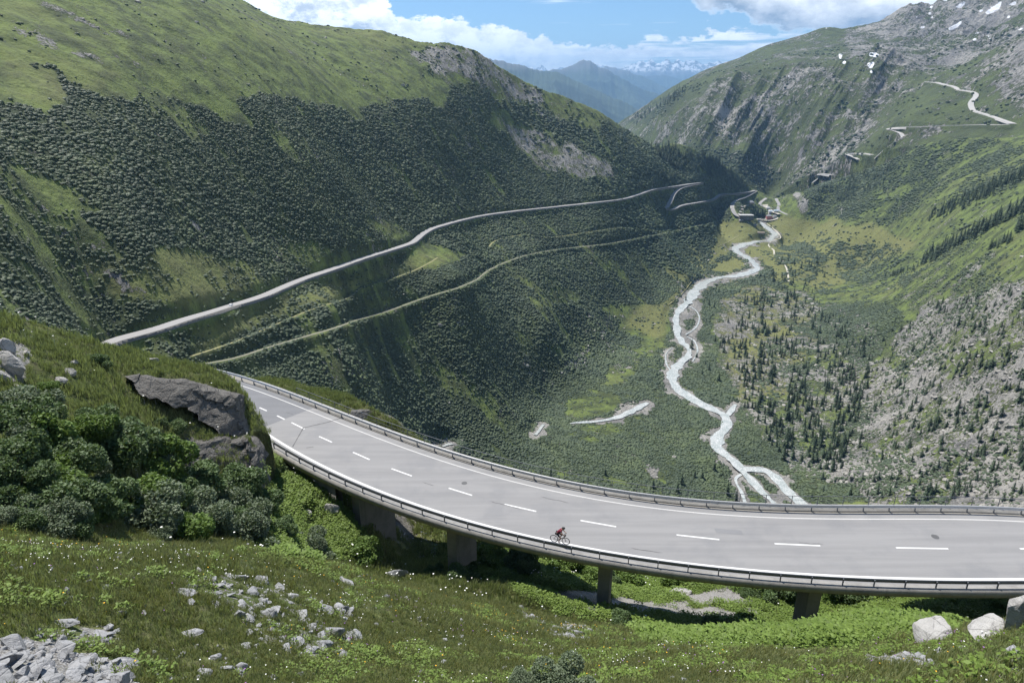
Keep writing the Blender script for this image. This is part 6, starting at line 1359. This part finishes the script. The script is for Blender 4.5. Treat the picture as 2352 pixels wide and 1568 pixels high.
def build_bicycle(root):
    for cx in (0, 1.0):
        w = ring_obj('wheel', cx, .34, .325, .018, M_TYRE, root); ring_obj('rim', cx, .34, .295, .012, M_FRAME, w, m=6)
        sp = []
        for i in range(20): a = i * math.pi / 10; sp.append(([(cx + .02 * math.cos(a + .6), (-1) ** i * .025, .34 + .02 * math.sin(a + .6)), (cx + .29 * math.cos(a), 0, .34 + .29 * math.sin(a))], .0016))
        tubes('spokes', sp, M_CHROME, w, 4); tubes('hub', [([(cx, -.05, .34), (cx, .05, .34)], .022), ([(cx, .03, .34), (cx, .034, .34)], .075)], M_FRAME, w, 12)
    bb, st, hb, ht = (.42, 0, .27), (.27, 0, .80), (.84, 0, .70), (.81, 0, .86)
    tubes('frame', [([bb, st], .017), ([bb, hb], .02), ([st, ht], .016), ([hb, ht], .019), ([bb, (0, .06, .34)], .010), ([bb, (0, -.06, .34)], .010), ([st, (0, .06, .34)], .008), ([st, (0, -.06, .34)], .008), ([st, (.24, 0, .92)], .014)], M_FRAME, root)
    tubes('fork', [([(hb[0], .0, hb[2]), (.87, .05, .62), (1.0, .055, .34)], .012), ([(hb[0], 0, hb[2]), (.87, -.05, .62), (1.0, -.055, .34)], .012)], M_FRAME, root)
    hs = [([(.81, 0, .86), (.80, 0, .92), (.86, 0, .95)], .014), ([(.86, -.2, .95), (.86, .2, .95)], .013)]
    for s in (-1, 1): hs += [([(.86, s * .2, .95), (.93, s * .2, .96), (.965, s * .2, .91), (.94, s * .2, .85), (.87, s * .2, .83)], .013), ([(.93, s * .2, .96), (.955, s * .2, 1.01)], .018)]
    tubes('handlebar', hs, M_LEATHER, root)
    co, f = ico(2); mesh_np('handlebar_bag', co * np.array([.08, .13, .09]) + np.array([.93, 0, .86]), f, M_HELMET, True, root)
    mesh_np('saddle', co * np.array([.14, .06, .03]) + np.array([.25, 0, .94]), f, M_LEATHER, True, root)
    cs = [([bb, (.42, -.09, .27)], .012), ([(.42, -.09, .27), (.45, -.09, .11)], .01), ([(.45, -.09, .11), (.45, -.15, .11)], .014), ([(.42, .09, .27), (.42, 0, .27)], .012), ([(.42, .09, .27), (.47, .09, .43)], .01), ([(.47, .09, .43), (.47, .15, .43)], .014)]
    tubes('crank', cs, M_CHROME, root); tubes('chainring', [ring(.42, .27, .085, .006, -.05, 20), ([(.42, -.05, .355), (0, -.05, .375)], .004), ([(.42, -.05, .185), (0, -.05, .305)], .004)], M_CHROME, root, 5)
rear = on_plane(1272.5, 1236, ZR + .34); front = on_plane(1299, 1242, ZR + .34); hd_ = math.atan2(front.y - rear.y, front.x - rear.x)
bic = empty('bicycle', (rear.x, rear.y, ZR + .004), hd_); tag(bic, 'black road bicycle ridden along the near edge line of the viaduct', 'bicycle'); build_bicycle(bic)
cyc = empty('person', (rear.x, rear.y, ZR + .004), hd_); tag(cyc, 'cyclist in burgundy jersey, dark shorts and dark helmet leaning on the handlebar', 'person'); person(cyc, 'bike', M_JERSEY, M_SHORTS, M_HELMET)
mp = on_plane(506, 884, ZR); mdir = curve(cF, -42, -30, .5); k = int(np.argmin(np.hypot(mdir[:, 0] - mp.x, mdir[:, 1] - mp.y))); mt = mdir[min(k + 3, len(mdir) - 1)] - mdir[max(k - 3, 0)]; mh = math.atan2(mt[1], mt[0])
moto = empty('motorcycle', (mp.x, mp.y, ZR), mh); tag(moto, 'dark motorcycle coming round the bend behind the knoll', 'motorcycle')
def build_moto(root):
    for cx in (0, 1.45):
        w = ring_obj('wheel', cx, .31, .26, .06, M_TYRE, root); tubes('rim', [ring(cx, .31, .19, .012)] + [([(cx, 0, .31), (cx + .19 * math.cos(a), 0, .31 + .19 * math.sin(a))], .01) for a in np.arange(6)], M_CHROME, w, 5)
    co, f = ico(2)
    mesh_np('tank', co * np.array([.27, .15, .15]) + np.array([.80, 0, .82]), f, M_FRAME, True, root); mesh_np('seat', co * np.array([.36, .14, .07]) + np.array([.32, 0, .80]), f, M_LEATHER, True, root); mesh_np('engine', co * np.array([.24, .18, .2]) + np.array([.70, 0, .46]), f, M_CHROME, False, root)
    mesh_np('fairing', co * np.array([.14, .18, .2]) + np.array([1.16, 0, .98]), f, M_FRAME, True, root); mesh_np('headlight', co * np.array([.04, .08, .07]) + np.array([1.30, 0, .95]), f, M_STEEL, True, root)
    tubes('fork', [([(1.12, s * .09, .95), (1.45, s * .09, .31)], .025) for s in (-1, 1)], M_CHROME, root); tubes('handlebar', [([(1.02, -.36, 1.03), (1.1, -.1, 1.05), (1.1, .1, 1.05), (1.02, .36, 1.03)], .016)], M_FRAME, root); tubes('exhaust', [([(.7, -.16, .35), (.3, -.18, .3), (-.1, -.2, .42)], np.array([.03, .045, .05]))], M_CHROME, root)
    for s in (-1, 1): mesh_np('pannier', co * np.array([.22, .1, .17]) + np.array([0.02, s * .26, .62]), f, M_FRAME, True, root)
build_moto(moto); rid = empty('person', (mp.x + .1 * math.cos(mh), mp.y + .1 * math.sin(mh), ZR + .02), mh); tag(rid, 'motorcyclist in black leathers riding round the bend', 'person'); person(rid, 'moto', M_LEATHER, M_LEATHER, M_HELMET)

# ------------------------------------------------------------------ cars
def paint_mat(nm, c): return plain(nm, c, .35, .03)
M_GLASS = plain('car_glass', (0.03, 0.035, 0.04), .15, .05); PAINTS = [paint_mat('white_paint', (.72, .73, .74)), paint_mat('silver_paint', (.42, .43, .45)), paint_mat('blue_paint', (.06, .11, .25)), paint_mat('red_paint', (.4, .04, .03)), paint_mat('black_paint', (.03, .03, .035))]
def car_body():
    prof = [(-2.1, .35), (-2.15, .75), (-1.95, 1.0), (-1.5, 1.05), (-1.15, 1.42), (.35, 1.45), (.95, 1.05), (1.9, .9), (2.12, .65), (2.1, .32)]
    V, F_ = [], []; m = len(prof)
    for y, k in ((-.88, 1), (-.80, 1), (.80, 1), (.88, 1)):
        for x, z in prof: yy = y * (.80 if z > 1.2 else 1); V.append((x * (1 if abs(y) < .85 else .97), yy, z if abs(y) < .85 else .3 + (z - .3) * .94))
    for j in range(3):
        for i in range(m): F_.append((j * m + i, j * m + (i + 1) % m, (j + 1) * m + (i + 1) % m, (j + 1) * m + i))
    F_ += [tuple(range(m)), tuple(range(3 * m, 4 * m))[::-1]]; me = bpy.data.meshes.new('body'); me.from_pydata(V, [], F_); return me
def car_glass():
    V, F_ = [], []
    for y in (-.73, .73): V += [(-1.42, y * 1.12, 1.06), (-1.12, y, 1.37), (.33, y, 1.40), (.86, y * 1.12, 1.07)]
    V2 = [(x, y * 1.035, z) for x, y, z in V]; V += [(.97, -.7, 1.08), (.40, -.62, 1.43), (.40, .62, 1.43), (.97, .7, 1.08), (-1.53, -.7, 1.08), (-1.20, -.62, 1.41), (-1.20, .62, 1.41), (-1.53, .7, 1.08)]; V[:8] = V2
    F_ = [(0, 1, 2, 3), (7, 6, 5, 4), (8, 9, 10, 11), (15, 14, 13, 12)]; me = bpy.data.meshes.new('window'); me.from_pydata(V, [], F_); me.materials.append(M_GLASS); return me
CB = []
for p_ in PAINTS: b_ = car_body(); b_.materials.append(p_); CB.append(b_)
CG = car_glass(); wo = ring_obj('wheel', 0, .32, .22, .10, M_TYRE, None, m=8, n=20); WM = wo.data; bpy.data.objects.remove(wo); lo_, lf_ = ico(1); LM = bpy.data.meshes.new('headlight'); LM.from_pydata((lo_ * np.array([.05, .16, .08])).tolist(), [], lf_.tolist()); LM.materials.append(M_STEEL)
def car(loc, rz, ci, label, group=None, small=False):
    r_ = empty('parked_car' if small else 'car', loc, rz); tag(r_, label, 'car', group)
    for nm, me, p in [('body', CB[ci], (0, 0, 0)), ('window', CG, (0, 0, 0))] + [('wheel', WM, (x, y, 0)) for x in (-1.3, 1.3) for y in (-.82, .82)] + ([] if small else [('headlight', LM, (2.08, y, .68)) for y in (-.6, .6)]):
        o = bpy.data.objects.new(nm, me); COL.objects.link(o); o.parent = r_; o.location = p
def on_path(P, px, py, lane=1.8):
    X_, Y_ = to_px(P[:, 0], P[:, 1], P[:, 2]); k = int(np.argmin((X_ - px) ** 2 + (Y_ - py) ** 2)); k = min(max(k, 1), len(P) - 2); t = P[k + 1] - P[k - 1]; a = math.atan2(t[1], t[0])
    return (P[k, 0] - math.sin(a) * lane, P[k, 1] + math.cos(a) * lane, P[k, 2] + 1.45), a
l, a = on_path(road2, 525, 708, -1.6); car(l, a, 0, 'white car on the road along the left slope above its retaining wall')
l, a = on_path(road2, 1427, 457, -1.6); car(l, a + math.pi, 4, 'dark car on the far part of the left slope road, before the hairpins')
l, a = on_path(road2, 1542, 455, -1.6); car(l, a, 4, 'dark car on the short link between the two hairpins')
l, a = on_path(road2, 1688, 463, -1.6); car(l, a, 1, 'small grey car above the village on the last hairpin')
l, a = on_path(road2, 804, 609, -1.5); mo2 = empty('motorcycle', l, a); tag(mo2, 'distant dark motorcycle on the left slope road', 'motorcycle'); build_moto(mo2); r2_ = empty('person', l, a); tag(r2_, 'rider of the distant motorcycle on the left slope road', 'person'); person(r2_, 'moto', M_LEATHER, M_LEATHER, M_HELMET)

# ------------------------------------------------------------------ the hamlet
M_HOTEL = plain('grey_shingle_wall', (0.135, 0.12, 0.115), .9, .15, .5); M_ROOFP = plain('pale_sheet_roof', (0.50, 0.50, 0.49), .6, .1, .5); M_SLATE = plain('slate_roof', (0.24, 0.25, 0.27), .8, .2, 1); M_BLUER = plain('bluish_roof', (0.36, 0.44, 0.52), .6, .15, 1)
M_RED = plain('faded_red_wall', (0.45, 0.17, 0.17), .9, .1, 1); M_CREAM = plain('white_render', (0.68, 0.66, 0.62), .9, .06, 1); M_WIN = plain('window_glass', (0.04, 0.045, 0.055), .2, .1); M_SHUT = plain('white_frame', (0.5, 0.5, 0.5), .7); M_WOODB = plain('weathered_timber', (0.30, 0.25, 0.20), .9, .2, 1)
def house(px, py, w, d, h, wall, roof, label, cat='house', rows=2, cols=4, roofh=3.0, hip=True, rz=0.0, name='house', flat=False):
    hpt = B.hit(px, py)[0]; r_ = empty(name, (hpt[0], hpt[1], hpt[2] - .3), rz); tag(r_, label, cat)
    boxm('wall', (0, 0, (h + 1) / 2 - .5), (w, d, h + 1), wall, r_, 1, 0)
    e = .6; i_ = (min(w, d) / 2 * .95 if hip else 0); i_ = min(i_, w / 2 - .4); V = [(-w / 2 - e, -d / 2 - e, h + .51), (w / 2 + e, -d / 2 - e, h + .51), (w / 2 + e, d / 2 + e, h + .51), (-w / 2 - e, d / 2 + e, h + .51), (-w / 2 - (0 if hip else e) + i_, 0, h + .5 + roofh), (w / 2 + (0 if hip else e) - i_, 0, h + .5 + roofh)]
    me = bpy.data.meshes.new('roof'); me.from_pydata(V, [], [(0, 1, 5, 4), (2, 3, 4, 5), (1, 2, 5), (3, 0, 4), (3, 2, 1, 0)]); me.materials.append(roof); o = bpy.data.objects.new('roof', me); COL.objects.link(o); o.parent = r_
    if rows:
        f = boxm('window', (0, 0, 0), (1.1, .12, 1.5), M_WIN, r_, 1, 0); s0 = boxm('frame', (0, 0, 0), (1.4, .06, 1.8), M_SHUT, f, 1, 0); s0.location = (0, .04, 0); first = True
        for j in range(rows):
            for i in range(cols):
                x = (i + .5) / cols * w - w / 2; z = .8 + (j + .55) / rows * (h - .4)
                if first: o = f; first = False
                else: o = copy_tree(f, r_)
                o.location = (x, -d / 2 - .07, z)
    return r_
house(1713, 504, 35, 13, 11.5, M_HOTEL, M_ROOFP, 'large dark grey hotel block with rows of windows and a pale roof', 'hotel', 4, 10, 2.0, True, R(-4), 'hotel')
house(1766, 502, 15, 11, 8, M_RED, M_SLATE, 'faded red house with a grey roof at the right end of the hamlet', rows=3, cols=4, roofh=3)
house(1779, 500, 10, 8, 5, M_CREAM, M_SLATE, 'small white house right of the red house', rows=1, cols=3); house(1771, 489, 15, 9, 4.5, M_CREAM, M_BLUER, 'white house with bluish roof behind the red house', rows=1, cols=4)
house(1783, 487, 16, 9, 4, M_CREAM, M_BLUER, 'long shed with bluish roof by the car park', 'shed', 1, 4); house(1764, 480, 12, 8, 4, M_CREAM, M_ROOFP, 'white house with pale roof at the far end of the car park', rows=1, cols=3)
house(1724, 468, 18, 12, 4, M_WOODB, M_SLATE, 'barn with hipped slate roof below the hairpin road', 'barn', 0, 0, 5.5, True, name='barn'); house(1702, 508, 10, 5, 2.6, M_WOODB, M_ROOFP, 'tiny hut in front of the hotel', 'hut', 1, 2, 1.2, False, name='hut')
house(1743, 536, 26, 7, 2.6, M_WOODB, M_WOODB, 'long low timber stable on the flat meadow', 'stable', 0, 0, 1.6, False, R(-5), 'stable'); house(1734, 519, 8, 5, 2.6, M_WOODB, M_SLATE, 'tiny dark hut beside the meadow footpath', 'hut', 0, 0, 1.5, False, name='hut')
for k, (px, py) in enumerate([(1757, 474), (1761, 476), (1765, 474), (1769, 477), (1773, 479), (1777, 482), (1781, 484), (1786, 488), (1790, 492), (1757, 484), (1759, 490), (1756, 497), (1748, 503), (1753, 505), (1763, 507), (1770, 507), (1776, 506), (1683, 478)]):
    h = B.hit(px, py)[0]; car((h[0], h[1], h[2] + .3), random.uniform(0, 3.1), (0, 0, 1, 2, 0, 3)[k % 6], 'one of the tiny cars parked in the hamlet', 'cars parked in the hamlet', True)
# railway wagons
M_WAG = plain('wagon_paint', (0.42, 0.36, 0.34), .7, .1, 1)
for k, (px, py) in enumerate([(1697, 494), (1701, 489), (1704, 483), (1703, 477)]):
    h = B.hit(px, py)[0]; r_ = empty('railway_wagon', (h[0], h[1], h[2] + .2), R(95 + 6 * k)); tag(r_, 'old railway wagon standing behind the grey hotel', 'wagon', 'wagons behind the hotel')
    boxm('body', (0, 0, 2.0), (11, 2.6, 2.3), M_WAG, r_, 1, .1); boxm('roof', (0, 0, 3.3), (11.4, 2.9, .3), M_ROOFP, r_, 1, .12)
    for x in (-4, -2.6, 2.6, 4):
        o = ring_obj('wheel', 0, 0, .38, .07, M_IRON, r_, m=6, n=16); o.location = (x, -.75, .45)
yard = []
for off in (0, 5, 10):
    P = drape(B, [(1697 + off, 500), (1698 + off * .9, 492), (1697 + off * .8, 484), (1702 + off * .7, 476), (1716 + off, 470)], 6, 6); yard.append(ribbon('r', P, 3.2, M_PALEPATH, up=.3 + off * .01))
merge('railway_yard', yard, 'pale gravel sidings behind the hotel')
lotp = [ribbon('r', drape(B, [(1757, 470), (1766, 478), (1780, 487), (1794, 492)], 6, 6), 20, M_PALEPATH, up=.35), ribbon('r', drape(B, [(1738, 503), (1755, 506), (1775, 506), (1785, 500)], 6, 6), 14, M_PALEPATH, up=.33)]
merge('car_park', lotp, 'pale car park of the hamlet')

# ------------------------------------------------------------------ air
def haze_box():
    hx, y0, y1, z0, z1 = 42000, -1600, 42000, -1157, 1330
    me = bpy.data.meshes.new('haze'); V = [(x, y, z) for z in (z0, z1) for y in (y0, y1) for x in (-hx, hx)]
    me.from_pydata(V, [], [(0, 2, 3, 1), (4, 5, 7, 6), (0, 1, 5, 4), (1, 3, 7, 5), (3, 2, 6, 7), (2, 0, 4, 6)]); m = bpy.data.materials.new('air'); m.use_nodes = True; n = NT(m.node_tree); n.n.clear()
    v = n.new('ShaderNodeVolumePrincipled'); v.inputs['Color'].default_value = (0.36, 0.64, 1.0, 1); v.inputs['Density'].default_value = 4.6e-5; v.inputs['Anisotropy'].default_value = 0.2
    out = n.new('ShaderNodeOutputMaterial'); n.put(out.inputs['Volume'], v.outputs[0]); me.materials.append(m); o = bpy.data.objects.new('haze', me); COL.objects.link(o); tag(o, 'blue air between the ranges', kind='stuff'); return o
haze_box()
